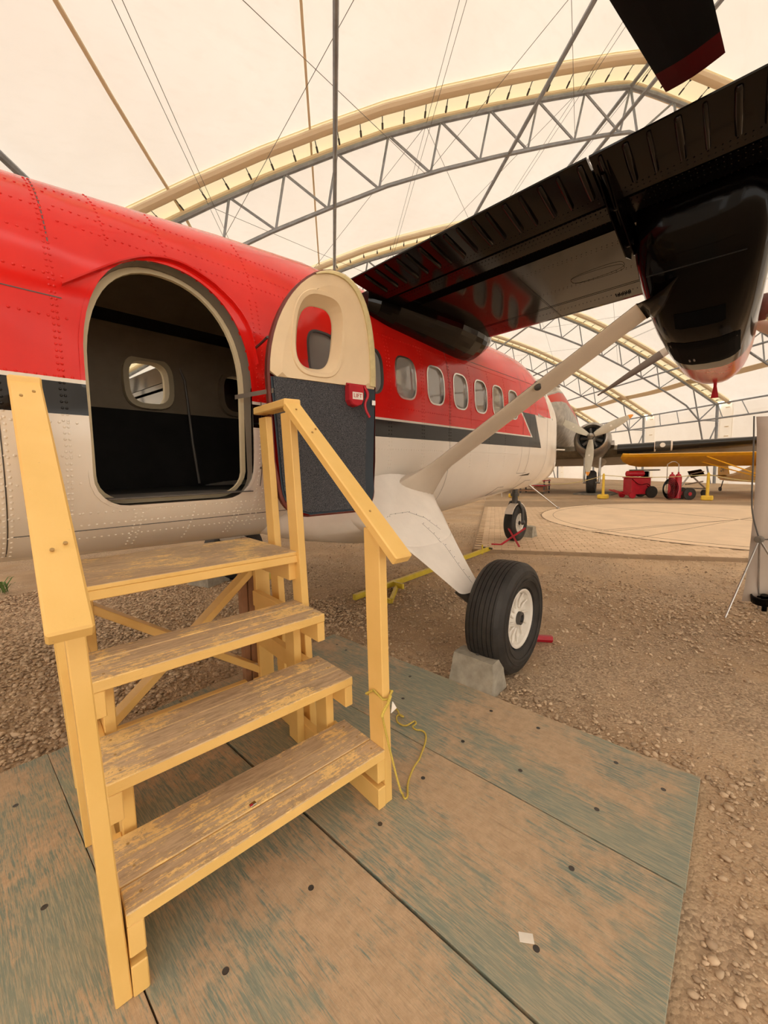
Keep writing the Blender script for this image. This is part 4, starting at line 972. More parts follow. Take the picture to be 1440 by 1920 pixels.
# pressed stiffeners under the trailing flap
yy_ = 2.02; k = 0
while yy_ > -1.2:
    if abs(yy_-.60) > .03:
        bm = B(); z_ = wz0(yy_)
        w_ = .013 if k % 2 else .009
        add_loft(bm, [[(2.095+(2.335-2.095)*f, yy_+w_*(1+.25*math.sin(PI*f))*math.cos(a)*(.6 if f in (0, 1) else 1), z_+.008-.031*f-(.014*math.sin(a) if f not in (0, 1) else .002*math.sin(a))) for a in np.linspace(0, PI, 7)] for f in (0, .04, .5, .96, 1)])
        obj('flap_stiffener', bm, M['wingblack'], AC, True)
    yy_ -= .098 if k % 2 == 0 else .085; k += 1
# rivet rows below the flaps
bm = B(); Vs, Fs = [], []
for x_, z_off in ((2.355, -.0235), (2.385, -.026), (2.43, -.031), (2.50, -.0145), (2.54, -.015), (2.61, -.020)):
    for y_ in np.arange(-1.2, 2.1, .024):
        Vs.append(RT[:, [0, 1, 2]]*np.array([1, 1, -1])*.6+np.array([x_, y_, wz0(y_)+z_off])); Fs.append(np.array(tri)[:, ::-1]+len(RT)*len(Fs))
for x_ in (2.95, 3.35, 3.75):
    for y_ in np.arange(-1.2, 2.1, .03):
        Vs.append(RT*np.array([1, 1, -1])*.55+np.array([x_, y_, wz0(y_)+.012*(4.08-x_)/1.28])); Fs.append(np.array(tri)[:, ::-1]+len(RT)*len(Fs))
bm.free(); o = finish('wing_rivets', np_mesh('wing_rivets', np.concatenate(Vs), np.concatenate(Fs)), M['wingblack'], AC); o['kind'] = 'stuff'
# flap hinge bracket
for yb_ in (.56, -1.9, -4.3):
    z_ = wz0(yb_); bm = B()
    for dy in (-.022, .018): add_loft(bm, [[(2.16, yb_+dy+d_, z_-.02), (2.40, yb_+dy+d_, z_-.09), (2.80, yb_+dy+d_, z_-.155), (2.93, yb_+dy+d_, z_-.12), (2.96, yb_+dy+d_, z_+.01), (2.52, yb_+dy+d_, z_-.01)] for d_ in (0, .006)])
    add_tube(bm, [(2.74, yb_-.03, z_-.11), (2.74, yb_+.03, z_-.11)], .018, 10); add_tube(bm, [(2.42, yb_-.03, z_-.06), (2.42, yb_+.03, z_-.06)], .014, 10); add_tube(bm, [(2.18, yb_, z_-.015), (2.72, yb_, z_-.12)], .011, 8)
    obj('flap_hinge', bm, M['black'], AC)
# access panel outline, drain slots
bm = B(); z_ = wz0(.8)
add_tube(bm, [(3.28+.07*math.copysign(abs(math.cos(a))**.6, math.cos(a)), .86+.17*math.copysign(abs(math.sin(a))**.8, math.sin(a)), z_+.006) for a in np.linspace(0, 2*PI, 32)[:-1]], .0012, 4, closed=True)
add_tube(bm, [(3.62, y_, wz0(y_)+.002) for y_ in (.55, 2.0)], .002, 4); add_tube(bm, [(2.95, 1.30, wz0(1.3)+.008), (4.0, 1.30, wz0(1.3)-.002)], .002, 4)
obj('wing_panel_joint', bm, M['black'], AC)
bm = B()
for q in range(9): add_box(bm, (3.78+.012*(q % 2), .80-.012*q+.04, wz0(.8)), (.045, .005, .004))
obj('drain_louvre', bm, M['rubber_dark'], AC)
# root fairing under the wing along the fuselage side
bm = B()
def rf(x_, d, zb):
    y0 = side_y(min(x_, 5.2), 2.46)+.02; P = [(x_, y0+.12, 2.69), (x_, y0, zb)]
    for k in range(1, 10): a = PI/2*k/9; P.append((x_, y0-d*math.sin(a), zb+(2.68-zb)*(1-math.cos(a))))
    return P+[(x_, y0-d, 2.69)]
add_loft(bm, [rf(2.32, .05, 2.55), rf(2.42, .10, 2.53), rf(2.6, .15, 2.50), rf(3.0, .22, 2.47), rf(3.35, .27, 2.445), rf(3.6, .28, 2.43), rf(3.75, .27, 2.435), rf(3.88, .24, 2.46), rf(3.98, .21, 2.51), rf(4.07, .17, 2.57), rf(4.15, .12, 2.63), rf(4.22, .06, 2.70)])
obj('root_fairing', bm, M['wingblack'], AC, 1.0)

# ---- engine nacelles and propellers
def nacelle(yc, vis):
    def nsec(x_, hw, zb_, zt_, n=3.0, k=40):
        zc, hh = (zb_+zt_)/2, (zt_-zb_)/2; P = []
        for j in range(k):
            a = 2*PI*j/k; P.append((x_, yc+hw*math.copysign(abs(math.cos(a))**(2/n), math.cos(a)), zc+hh*math.copysign(abs(math.sin(a))**(2/n), math.sin(a))))
        return P
    bm = B()
    add_loft(bm, [nsec(2.66, .20, 2.60, 2.80, 2.6), nsec(2.70, .27, 2.47, 2.86, 2.8), nsec(2.80, .295, 2.36, 2.9), nsec(2.95, .30, 2.26, 2.96), nsec(3.15, .295, 2.16, 3.0), nsec(3.4, .285, 2.09, 3.0), nsec(3.7, .275, 2.06, 3.0), nsec(3.98, .27, 2.05, 3.02)])
    nc = obj('engine_nacelle', bm, M['black'], AC, True)
    bm = B(); add_loft(bm, [nsec(3.98, .27, 2.05, 3.02), nsec(4.4, .262, 2.045, 3.05), nsec(4.65, .25, 2.05, 3.05, 2.9), nsec(4.85, .225, 2.065, 3.03, 2.7), nsec(5.0, .19, 2.09, 3.0, 2.4), nsec(5.10, .15, 2.15, 2.97, 2.2), nsec(5.15, .09, 2.3, 2.93, 2)]); obj('nose_cowl', bm, M['redcowl'], nc, True)
    if vis:
        from mathutils.bvhtree import BVHTree
        bv = BVHTree.FromPolygons([v.co[:] for v in nc.data.vertices], [list(p.vertices) for p in nc.data.polygons])
        def patch(poly, nm, n=14):
            (xa, ya, xb, yb) = poly; bm = B(); g_ = []
            for i_ in range(n+1):
                row = []
                for j_ in range(n+1):
                    f_, h_ = i_/n, j_/n; cut = .035*(1 if nm == 'oil_cooler_shade' else .15); q = abs(2*h_-1); ins = max(0, q-.82)/.18*cut
                    x_ = xa+ins+(xb-xa-2*ins)*f_; hit = bv.ray_cast(Vector((x_, ya+(yb-ya)*h_, 1.5)), Vector((0, 0, 1)))[0]
                    row.append(bm.verts.new((x_, ya+(yb-ya)*h_, (hit.z if hit else 2.2)-.0025)))
                g_.append(row)
            for r0, r1 in zip(g_, g_[1:]):
                for k_ in range(n): bm.faces.new((r0[k_], r0[k_+1], r1[k_+1], r1[k_]))
            return obj(nm, bm, M['opening_shade'], nc, .6)
        patch((3.03, yc-.12, 3.15, yc+.12), 'vent_slot_shade'); patch((3.32, yc-.185, 3.78, yc+.185), 'oil_cooler_shade')  # near-black patches on the skin stand in for shade inside the recesses
        bm = B()
        for dy in (.05, .075): add_box(bm, (3.56, yc+dy, 2.046), (.06, .008, .006))
        obj('cooler_bracket', bm, M['darksteel'], nc)
        bm = B(); add_tube(bm, [(2.62, y_, 2.33) for y_ in (yc-.2, yc+.2)], .003, 4); obj('cowl_joint', bm, M['rubber_dark'], nc)
        bm = B(); secs = []
        for f, w_ in ((0, .014), (.3, .012), (.6, .02), (1, .03)): c = Vector((5.02+.03*f, yc, 2.11-.15*f)); secs.append([c+Vector((0, -w_, 0)), c+Vector((.004, 0, 0)), c+Vector((0, w_, 0)), c+Vector((-.004, 0, 0))])
        add_loft(bm, secs); fl = obj('streamer_flag', bm, M['redflag'], nc); fl['label'] = 'small red streamer hanging from the cowl plug'
    for s_ in (-1, 1):
        bm = B(); add_loft(bm, [[(x_+r_*.3*math.cos(a), yc+s_*(y_), z_+0) if 0 else (x_+r_*math.cos(a), yc+s_*y_, z_+r_*1.2*math.sin(a)) for a in [2*PI*k/14 for k in range(14)]] for x_, y_, z_, r_ in ((4.72, .18, 2.62, .075), (4.68, .25, 2.61, .085), (4.60, .31, 2.59, .085), (4.54, .345, 2.58, .05))]); obj('exhaust_cover', bm, M['greycover'], nc, True)
    hub = Vector((5.28, yc, 2.78)); bm = B(); add_lathe(bm, [(-.16, .10), (-.1, .15), (.05, .15), (.16, .11), (.25, .05), (.28, .005)], hub, (1, 0, 0), 24); sp_ = obj('spinner', bm, M['alu'], AC, True)
    for k in range(3):
        a0 = math.radians(-30+120*k) if vis else math.radians(90+120*k); d_ = Vector((0, math.cos(a0), math.sin(a0))); s_ = Vector((1, 0, 0)).cross(d_)
        def bl(f0, f1, mat, nm):
            bm = B(); secs = []
            for f in np.linspace(f0, f1, 8):
                r_ = .12+1.13*f; ch = .07+.09*min(1, f*3)-.22*max(0, f-.35); tw = math.radians(62-48*f); cdir = (s_*math.cos(tw)+Vector((1, 0, 0))*math.sin(tw)); tdir = d_.cross(cdir); th = .045*(1-f)+.008
                secs.append([hub+d_*r_+cdir*(ch/2*math.cos(a))+tdir*(th/2*math.sin(a)) for a in [2*PI*j/12 for j in range(12)]])
            add_loft(bm, secs); return obj(nm, bm, mat, sp_, True)
        bl(0, .38, M['prop'], 'blade_root'); bl(.38, .58, M['black'], 'blade_band') if 0 else bl(.38, 1, M['bladebrown'], 'propeller_blade')
M['redcowl'] = mottled('red_cowl_paint', (.55, .02, .02), .16)
M['opening_shade'] = mottled('painted_opening_shade', (.001, .001, .001), .9, spec=.1)
M['bladebrown'] = mottled('brown_grey_blade', (.16, .13, .10), .45)
nacelle(.245, True); nacelle(5.8, False)

# ================================================================ THINGS AROUND THE WHEELS
def wedge(name, c, rot, mat, L=.24, Wd=.21, Hh=.215, top=.13, label=None, group=None):
    t_ = thing(name, label, 'chock', c, rot, group); Mx = BASE[t_.name]
    bm = B(); secs = []
    for k in range(7):
        z_ = Hh*k/6; f = 1-(1-top/L)*k/6; n = [(-L/2*f, -Wd/2*(1-.1*k/6)), (L/2*f, -Wd/2*(1-.1*k/6)), (L/2*f, Wd/2*(1-.1*k/6)), (-L/2*f, Wd/2*(1-.1*k/6))]
        ring = []
        for a, b_ in zip(n, n[1:]+n[:1]):
            for q in range(4): ring.append(Mx @ Vector((a[0]+(b_[0]-a[0])*q/4+random.uniform(-.003, .003), a[1]+(b_[1]-a[1])*q/4+random.uniform(-.003, .003), z_+(random.uniform(-.004, .004) if k else 0))))
        secs.append(ring)
    add_loft(bm, secs); obj('block', bm, mat, t_, .6)
    bm = B(); add_lathe(bm, [(0, .012), (.012, .010)], Mx @ Vector((0, 0, Hh-.004)), (0, 0, 1), 8); obj('lifting_eye', bm, M['darksteel'], t_)
    return t_
wedge('wheel_chock', (2.165, 1.175, GZ), .0, M['concrete'], L=.20, Wd=.30, Hh=.205, top=.12, label='chipped grey concrete block behind the big main wheel')
wedge('wheel_chock', (7.36, 2.98, .025), .0, M['concrete'], L=.26, Wd=.30, Hh=.2, label='small grey concrete block in front of the nose wheel')
wedge('concrete_block', (2.16, 4.88, GZ), .3, M['concrete'], L=.34, Wd=.34, Hh=.26, top=.30, label='square grey concrete block seen under the steps platform')
def bars(name, P, r, mat, label, cat, parts='bar'):
    t_ = thing(name, label, cat, (P[0][0][0], P[0][0][1], min(p[2] for s_ in P for p in s_)))
    for s_ in P:
        bm = B(); add_tube(bm, s_, r, 6); obj(parts, bm, mat, t_)
    return t_
bars('red_chock_frame', [[(6.27, 2.98, .035), (6.60, 2.70, .30)], [(6.27, 2.66, .035), (6.56, 3.00, .30)], [(6.27, 2.98, .035), (6.20, 3.12, .035)]], .017, M['red'], 'red crossed metal bar chock leaning on the nose wheel', 'chock')
bars('red_chock_frame', [[(2.86, 1.32, .02), (3.10, 1.04, -.005)], [(2.86, 1.10, .14), (2.92, 1.30, -.01)]], .028, M['red'], 'red bar chock half hidden behind the big main wheel', 'chock')
# tow bar
tb = thing('tow_bar', 'long yellow steel tow bar lying on the gravel behind the main wheel', 'tow bar', (4.3, 2.95, GZ))
def bar2(nm, a, b_, w, h, mat, parent):
    A, Bb = Vector(a), Vector(b_); R_ = frame_from(A, Bb); bm = B(); add_box(bm, (0, 0, 0), ((Bb-A).length, w, h), bev=.003); return obj(nm, bm, mat, parent, M=Matrix.Translation((A+Bb)/2) @ R_.to_4x4())
bar2('beam', (2.80, 2.95, .015), (5.85, 2.98, .035), .045, .06, M['ytow'], tb); bar2('fork_arm', (3.44, 2.90, .0), (2.98, 2.60, .0), .035, .05, M['ytow'], tb); bar2('fork_arm', (2.98, 2.93, .0), (2.98, 2.60, .0), .035, .05, M['ytow'], tb)
bar2('fork_arm', (3.42, 2.93, .02), (3.38, 2.76, .03), .03, .06, M['ytow'], tb); bar2('tow_pin', (5.60, 2.97, -.02), (5.60, 2.97, .14), .02, .02, M['ytow'], tb); bar2('tow_eye', (5.80, 2.90, .05), (5.80, 3.06, .05), .02, .03, M['darksteel'], tb)
# things on the gravel behind the steps
bm = B(); secs = []
for k in range(7):
    f = k/6; secs.append([Vector((2.42+.30*f+.02*math.sin(5*a+k), 4.75-.25*f+(.16*math.sin(PI*(.15+.7*f)))*math.cos(a), GZ+.13*math.sin(PI*(.1+.8*f))*max(0, math.sin(a))*(1+.15*math.sin(7*a+2*k)))) for a in [2*PI*j/18 for j in range(18)]])
add_loft(bm, secs); tag(obj('tarpaulin', bm, M['tarp'], smooth=True), 'crumpled black tarpaulin bundle on the gravel beyond the steps', 'tarpaulin')
bm = B(); add_lathe(bm, [(0, .14), (.012, .14), (.05, .10), (.07, .05), (.075, .005)], (2.72, 4.55, GZ), (0, 0, 1), 24); tag(obj('yellow_float', bm, M['ytow'], smooth=True), 'small yellow domed cap lying on the gravel beyond the steps', 'cap')
wd = thing('weed', 'small green weed growing in the gravel at the left edge', 'weed', (.41, 6.4, GZ))
for k in range(16):
    a = random.uniform(0, 2*PI); h = random.uniform(.08, .2); d_ = Vector((math.cos(a), math.sin(a), 0)); s_ = Vector((-d_.y, d_.x, 0)); b0 = Vector((.41+random.uniform(-.05, .05), 6.4+random.uniform(-.05, .05), GZ))
    bm = B(); add_loft(bm, [[b0+d_*(f*h*.7)+Vector((0, 0, h*math.sin(f*1.7)))+s_*w_, b0+d_*(f*h*.7)+Vector((0, 0, h*math.sin(f*1.7)+.003)), b0+d_*(f*h*.7)+Vector((0, 0, h*math.sin(f*1.7)))-s_*w_] for f, w_ in ((0, .004), (.4, .012), (.8, .010), (1, .001))]); obj('leaf', bm, M['leaf'], wd)

# ================================================================ ROTOR BLADE ABOVE THE VISITOR
rb = thing('rotor_blade', 'broad black rotor blade with a dark red tip hanging over the wing at top right', 'rotor blade', (1.2, .45, 3.2))
def rbs(f, zt_=3.215):
    # blade axis runs along -X from the tip; it widens towards the root
    x_ = 2.605-3.9*f; tipL, tipR = Vector((2.63, .400)), Vector((2.58, .170)); L = Vector((1.99, .51)); R_ = Vector((2.27, .20))
    a = tipL+(L-tipL)*(f*3.9/.65); b_ = tipR+(R_-tipR)*(f*3.9/.31*.9)
    a.y = min(a.y, .78); b_.y = min(b_.y, .23)
    th = .012; P = []
    for j in range(16):
        t_ = 2*PI*j/16; q = .5+.5*math.cos(t_); p = b_.lerp(a, q); P.append((p.x, p.y, 3.2+th*math.sin(t_)*(.35+.65*math.sin(PI*min(.95, max(.05, 1-q))))))
    return P
bm = B(); add_loft(bm, [rbs(0), rbs(.008), rbs(.02), rbs(.0385)]); obj('painted_tip', bm, M['darkred'], rb, .6)
bm = B(); add_loft(bm, [rbs(f) for f in (.0385, .08, .16, .3, .5, .75, 1)]); obj('blade', bm, M['bladeblack'], rb, .6)

# ================================================================ BANNER STAND
bs = thing('banner_stand', 'pale banner on a thin-legged stand cut off by the right edge', 'banner stand', (4.95, -.25, GZ))
hb = Vector((4.92, -.145, .645)); bd = Vector((.52, -.855, 0)).normalized()   # banner runs to the right, facing the visitor
tl = Vector((4.93, -.045, 1.74))
bm = B(); secs = []
for k in range(15):
    f = k/14; z_ = 1.745-1.70*f; o_ = .018+.035*math.sin(PI*f)**.7; secs.append([tl+bd*(o_+(.85-2*o_)*q/8)+Vector((.012*math.sin(q*1.1), 0, z_-tl.z)) for q in range(9)])
add_loft(bm, secs, caps=False, closed=False); o = obj('banner_cloth', bm, M['banner'], bs, True); md = o.modifiers.new('s', 'SOLIDIFY'); md.thickness = .002
for q in ([(tl.x, tl.y, 1.75), (4.925, -.062, 1.4), (4.92, -.07, 1.05), (4.92, -.085, .86), tuple(hb)], [tuple(tl+bd*.85), tuple(tl+bd*.80+Vector((0, 0, -.7))), tuple(hb+bd*.1), tuple(hb)]):
    bm = B(); add_tube(bm, smooth_pts([Vector(p) for p in q], 2), .006, 6); obj('spring_arm', bm, M['darksteel'], bs, True)
bm = B(); add_lathe(bm, [(-.03, .022), (-.02, .032), (.02, .032), (.03, .022)], hb, (-.9, .3, 0), 14); obj('hub', bm, M['greycover'], bs, True)
for q in ((4.57, .045, GZ), (5.10, -.50, GZ), (5.05, -.18, GZ)):
    bm = B(); add_tube(bm, [hb, q], .008, 6); obj('leg', bm, M['alu'], bs, True)
fr = thing('ring_foot', 'black spoked ring foot beside the banner stand', 'ring foot', (5.0, -.21, GZ))
bm = B(); add_lathe(bm, [(0, .085), (0, .10), (.07, .10), (.07, .085)], (5.0, -.22, .06), (-.25, .1, 1), 24, closed=True); obj('rim', bm, M['black'], fr, .6)
bm = B(); add_lathe(bm, [(0, .03), (.06, .03)], (5.0, -.22, .065), (-.25, .1, 1), 12)
for k in range(5): a = 2*PI*k/5; add_tube(bm, [(5.0, -.22, .09), (5.0+.09*math.cos(a), -.22+.09*math.sin(a), .09+.02*math.cos(a))], .009, 6)
obj('spokes', bm, M['black'], fr); bm = B(); add_tube(bm, [(5.0, -.22, GZ), (5.0, -.22, .08)], .02, 8); obj('foot', bm, M['black'], fr)

# ================================================================ POLISHED TWIN-ENGINE AIRCRAFT IN THE BACKGROUND
DC = thing('polished_airliner', 'bare metal twin-engine airliner with a three-blade propeller standing beyond the paved circle', 'aircraft', (19.3, 6.8, GZ))
EH = Vector((19.6, 5.13, 2.62)); AD = Vector((math.cos(math.radians(10)), math.sin(math.radians(10)), -.16)).normalized()   # nose-to-tail axis, tail low
AL = Vector((-math.sin(math.radians(10)), math.cos(math.radians(10)), 0)); AU = AD.cross(AL)*1.0
if AU.z < 0: AU = -AU
def dcp(s, w, h): return EH+AD*s+AL*w+AU*h
t = NT('airliner_skin'); c = t.new('ShaderNodeTexCoord'); v = c.outputs['Object']; at = t.new('ShaderNodeAttribute'); at.attribute_name = 'band'
n_ = t.noise(v, 3.5, 4); met = t.mix(t.ramp(n_, .35, .65), (.30, .28, .25), (.52, .49, .44)); 
b1 = t.math('MULTIPLY', t.math('GREATER_THAN', at.outputs['Fac'], .22), t.math('LESS_THAN', at.outputs['Fac'], .50)); b2 = t.math('GREATER_THAN', at.outputs['Fac'], .54)
colr = t.mix(b1, met, (.60, .06, .035)); colr = t.mix(b2, colr, (.66, .62, .54)); t.base(colr); t.set(.33, .35); M['dcskin'] = t.m
def body(stn, mat, name, parent, wc=2.5, band=True):
    bm = B(); secs = []
    for s_, r_, hc, vr in stn: secs.append([dcp(s_, wc+r_*math.cos(a), hc+r_*vr*math.sin(a)) for a in [2*PI*k/32 for k in range(32)]])
    add_loft(bm, secs); o = obj(name, bm, mat, parent, True)
    if band:
        at_ = o.data.attributes.new('band', 'FLOAT', 'POINT'); vals = [0]*len(o.data.vertices)
        for i in range(len(vals)): vals[i] = math.sin(2*PI*(i % 32)/32)
        at_.data.foreach_set('value', vals)
    return o
body([(-2.75, .06, .75, 1), (-2.6, .38, .8, 1), (-2.0, .85, .9, 1), (-1.3, 1.15, 1.05, 1.05), (-.7, 1.35, 1.15, 1.12), (0, 1.45, 1.25, 1.12), (1, 1.5, 1.25, 1.1), (3, 1.55, 1.3, 1.08), (6, 1.50, 1.35, 1.05), (8.5, 1.2, 1.4, 1), (11, .75, 1.6, 1), (13.5, .35, 1.8, 1), (14.8, .1, 1.9, 1)], M['dcskin'], 'fuselage', DC)
bm = B()
for s_, h_ in ((-.95, 2.1), (-.60, 2.2)): add_loft(bm, [[dcp(s_+a, 2.5-1.10+(.16 if b_ else 0)-.10+d_, h_+b_) for a, b_ in ((-.12, 0), (.12, 0), (.10, .25), (-.08, .25))] for d_ in (0, .1)])
obj('cockpit_window', bm, M['pane'], DC)
bm = B(); add_tube(bm, [dcp(2.6, 1.7, 2.6), dcp(2.65, 1.7, 2.95)], .03, 6); obj('aerial', bm, M['darksteel'], DC)
# wing: centre section and outer panel with black de-icer boot
def dcw(w, sLE, ch, h, th, tilt=.0):
    P = []
    for k in range(15):
        f = k/14; P.append(dcp(sLE+ch*f, w, h-th*.42*math.sqrt(min(1, f/.12))*(1-f*.9)-.02*f))
    for k in range(14, -1, -1):
        f = k/14; P.append(dcp(sLE+ch*f, w, h+th*.58*math.sqrt(min(1, f/.15))*(1-f*.95)))
    return P
bm = B(); add_loft(bm, [dcw(2.82, 1.0, 4.2, -.45, .75), dcw(0, 1.0, 4.2, -.45, .72), dcw(-1.2, 1.05, 4.1, -.43, .62), dcw(-4, 1.6, 3.3, -.22, .48), dcw(-8, 2.5, 2.3, .10, .32), dcw(-11, 3.2, 1.5, .32, .18)]); obj('wing', bm, M['alu_shaded'], DC, .5)
bm = B(); add_loft(bm, [dcw(5.6, 1.0, 4.2, -.45, .72), dcw(2.82, 1.0, 4.2, -.45, .75)]); add_loft(bm, [dcw(6.8, 1.05, 4.1, -.43, .62), dcw(5.6, 1.0, 4.2, -.45, .72)]); obj('far_wing', bm, M['alu_shaded'], DC, .5)
def boot(w, s_, h, r_): return [dcp(s_-.05+.28*(1-math.cos(a)), w, h+r_*math.sin(a)*1.0+.02) for a in np.linspace(-1.25, 1.25, 10)]+[dcp(s_+.25, w, h)]
bm = B(); add_loft(bm, [boot(-1.0, 1.02, -.42, .24), boot(-4, 1.58, -.20, .19), boot(-8, 2.48, .12, .13), boot(-10.8, 3.13, .32, .08)]); bt = obj('deicer_boot', bm, M['boot'], DC, .9)
bm = B(); add_loft(bm, [boot(-2.42, 1.22, -.31, .235), boot(-3.0, 1.34, -.27, .225)]); obj('landing_light_glass', bm, M['darksteel'], DC, .9)
bm = B()
for w_ in (-2.40, -3.0): add_loft(bm, [boot(w_, 1.22+(.12 if w_ < -2.5 else 0), -.31+(.04 if w_ < -2.5 else 0), .245), boot(w_-.06, 1.24+(.12 if w_ < -2.5 else 0), -.31+(.04 if w_ < -2.5 else 0), .245)])
add_lathe(bm, [(0, .10), (.02, .10)], dcp(1.22, -2.7, -.27), -AD, 16); obj('light_frame', bm, M['whitepaint'], DC, .9)
for side, wc in (('near', 0), ('far', 5.64)):
    bm = B()
    add_loft(bm, [[dcp(s_, wc+r_*math.cos(a), h_+r_*math.sin(a)) for a in [2*PI*k/36 for k in range(36)]] for s_, r_, h_ in ((.62, .50, 0), (.30, .53, 0), (.20, .58, 0), (.24, .65, 0), (.42, .73, 0), (.8, .79, -.01), (1.5, .78, -.03), (1.55, .74, -.04), (2.4, .72, -.12), (3.6, .60, -.22), (5.2, .35, -.28), (6.2, .08, -.25))])
    en = obj('engine_cowl', bm, M['alu'], DC, True)
    bm = B(); add_lathe(bm, [(0, .50), (.04, .50)], dcp(.50, wc, 0), AD, 32); obj('intake_shadow', bm, M['rubber_dark'], en)
    for k in range(9):
        a = 2*PI*k/9; bm = B(); add_tube(bm, [dcp(.44, wc+.16*math.cos(a), .16*math.sin(a)), dcp(.44, wc+.46*math.cos(a), .46*math.sin(a))], [.07, .085], 8); obj('cylinder', bm, M['darksteel'], en, True)
    bm = B(); add_lathe(bm, [(.0, .20), (-.12, .18), (-.2, .12)], dcp(.42, wc, 0), AD, 20); obj('gear_case', bm, M['alu'], en, True)
    bm = B(); add_lathe(bm, [(.25, .10), (.1, .13), (-.1, .13), (-.2, .10), (-.28, .03)], dcp(0, wc, 0), AD, 20); hbx = obj('propeller_hub', bm, M['alu'], DC, True)
    for k in range(3):
        a0 = math.radians(28+120*k) if wc == 0 else math.radians(60+120*k)
        d_ = (-AL*math.cos(a0)+AU*math.sin(a0)).normalized(); s_ = AD.cross(d_)
        def pb(f0, f1, mat, nm):
            bm = B(); secs = []
            for f in np.linspace(f0, f1, 10):
                r_ = .1+1.66*f; ch = .14+.26*math.sin(PI*min(1, f*1.02)**.8)*.95; ch *= 1 if f < .9 else (1-.6*((f-.9)/.1)**2); tw = math.radians(34-24*f); cdir = s_*math.cos(tw)+AD*math.sin(tw); td = d_.cross(cdir); th = .07*(1-f)+.012
                secs.append([dcp(0, wc, 0)+d_*r_+cdir*(ch/2*math.cos(q))+td*(th/2*math.sin(q)) for q in [2*PI*j/12 for j in range(12)]])
            add_loft(bm, secs); return obj(nm, bm, mat, hbx, True)
        b_ = pb(.03, .90, M['prop'], 'propeller_blade'); pb(.90, 1.0, M['proptip'], 'orange_tip')
        bm = B(); cc_ = dcp(0, wc, 0)+d_*.86-AD*.045; add_lathe(bm, [(0, .045), (.01, .045)], cc_, -AD, 12); obj('blade_marking', bm, M['paper'], hbx)
    # gear
    for dw in (-.32, .32):
        bm = B(); add_tube(bm, [dcp(1.3, wc+dw, -.6), Vector((dcp(1.1, wc+dw, 0).x, dcp(1.1, wc+dw, 0).y, .55))], .055, 8); obj('gear_leg', bm, M['alu'], DC, True)
        bm = B(); add_tube(bm, [dcp(2.3, wc+dw, -.55), Vector((dcp(1.2, wc+dw, 0).x, dcp(1.2, wc+dw, 0).y, .75))], .03, 8); obj('gear_brace', bm, M['alu'], DC, True)
    p_ = dcp(1.1, wc, 0); c_ = Vector((p_.x, p_.y, .53)); bm = B(); add_lathe(bm, [(-.12, .28), (-.19, .38), (-.19, .48), (-.12, .555), (0, .57), (.12, .555), (.19, .48), (.19, .38), (.12, .28)], c_, AL, 32); ty = obj('main_tyre', bm, M['rubber'], DC, True)
    bm = B(); add_lathe(bm, [(-.15, .27), (.15, .27)], c_, AL, 20); add_lathe(bm, [(-.36, .05), (.36, .05)], c_, AL, 10); obj('wheel_hub', bm, M['alu'], DC, True)
bm = B(); add_loft(bm, [[dcp(s_, -.72+w_, -.15+h_) for w_, h_ in ((-.16, -.1), (.05, -.1), (.05, .1), (-.16, .1))] for s_ in (.85, 2.1)]); obj('exhaust_stack', bm, M['alu'], DC)
bm = B(); add_loft(bm, [[(x_, y_, z_) for x_, y_ in ((20.1, 4.35), (20.1, 5.95), (21.7, 5.95), (21.7, 4.35))] for z_ in (GZ, .04)]); tag(obj('drip_tray', bm, M['greycover']), 'flat grey tray under the airliner main wheel', 'tray')
bm = B(); add_loft(bm, [[dcp(s_, 2.82, h_), dcp(s_, 2.87, h_), dcp(s2, 2.87, h2), dcp(s2, 2.82, h2)] for s_, h_, s2, h2 in ((11.0, 1.6, 14.2, 1.6), (12.8, 3.9, 14.6, 3.9))]); obj('tail_fin', bm, M['alu'], DC)
bm = B(); add_loft(bm, [[dcp(s_, w_, 1.62), dcp(s_, w_, 1.70), dcp(s_+c_, w_, 1.68), dcp(s_+c_, w_, 1.64)] for s_, w_, c_ in ((12.6, -1.0, .8), (12, 2.82, 1.8), (12.6, 6.6, .8))]); obj('tailplane', bm, M['alu'], DC)

# ================================================================ SMALL YELLOW HIGH-WING AIRCRAFT
def wdl(d, l): return Vector((.745*d+.667*l, .667*d-.745*l, 0))
CB = thing('yellow_light_aircraft', 'small yellow high-wing light aircraft standing under the airliner wing', 'aircraft', (21.5, -1.2, GZ))
CH_ = math.radians(205.5); chx = Vector((math.cos(CH_), math.sin(CH_), 0)); cly = Vector((math.sin(CH_), -math.cos(CH_), 0))   # forward; image-left wing direction
if cly.dot(Vector((-.667, .745, 0))) < 0: cly = -cly
CC0 = wdl(14.8, 15.0)
def cp(f, w, z): return CC0+chx*f+cly*w+Vector((0, 0, z))
bm = B()
def cws(w, dz=0, ch=1.55, sh=0):
    P = []
    for k in range(11):
        q = k/10; P.append(cp(.35-ch*q-sh, w, 1.70+dz-.50*q*ch/1.55-.07*math.sqrt(min(1, q/.15))*(1-q)))
    for k in range(10, -1, -1):
        q = k/10; P.append(cp(.35-ch*q-sh, w, 1.71+dz-.50*q*ch/1.55+.11*math.sqrt(min(1, q/.2))*(1-q)))
    return P
add_loft(bm, [cws(5.45, .03, .35, .55), cws(5.3, .03, .85, .28), cws(5.0, .03, 1.3, .06), cws(4.6, .03), cws(0, 0), cws(-4.6, .03), cws(-5.2, .03, 1.0, .2)]); obj('wing', bm, M['yaircraft'], CB, .6)
bm = B(); secs = []
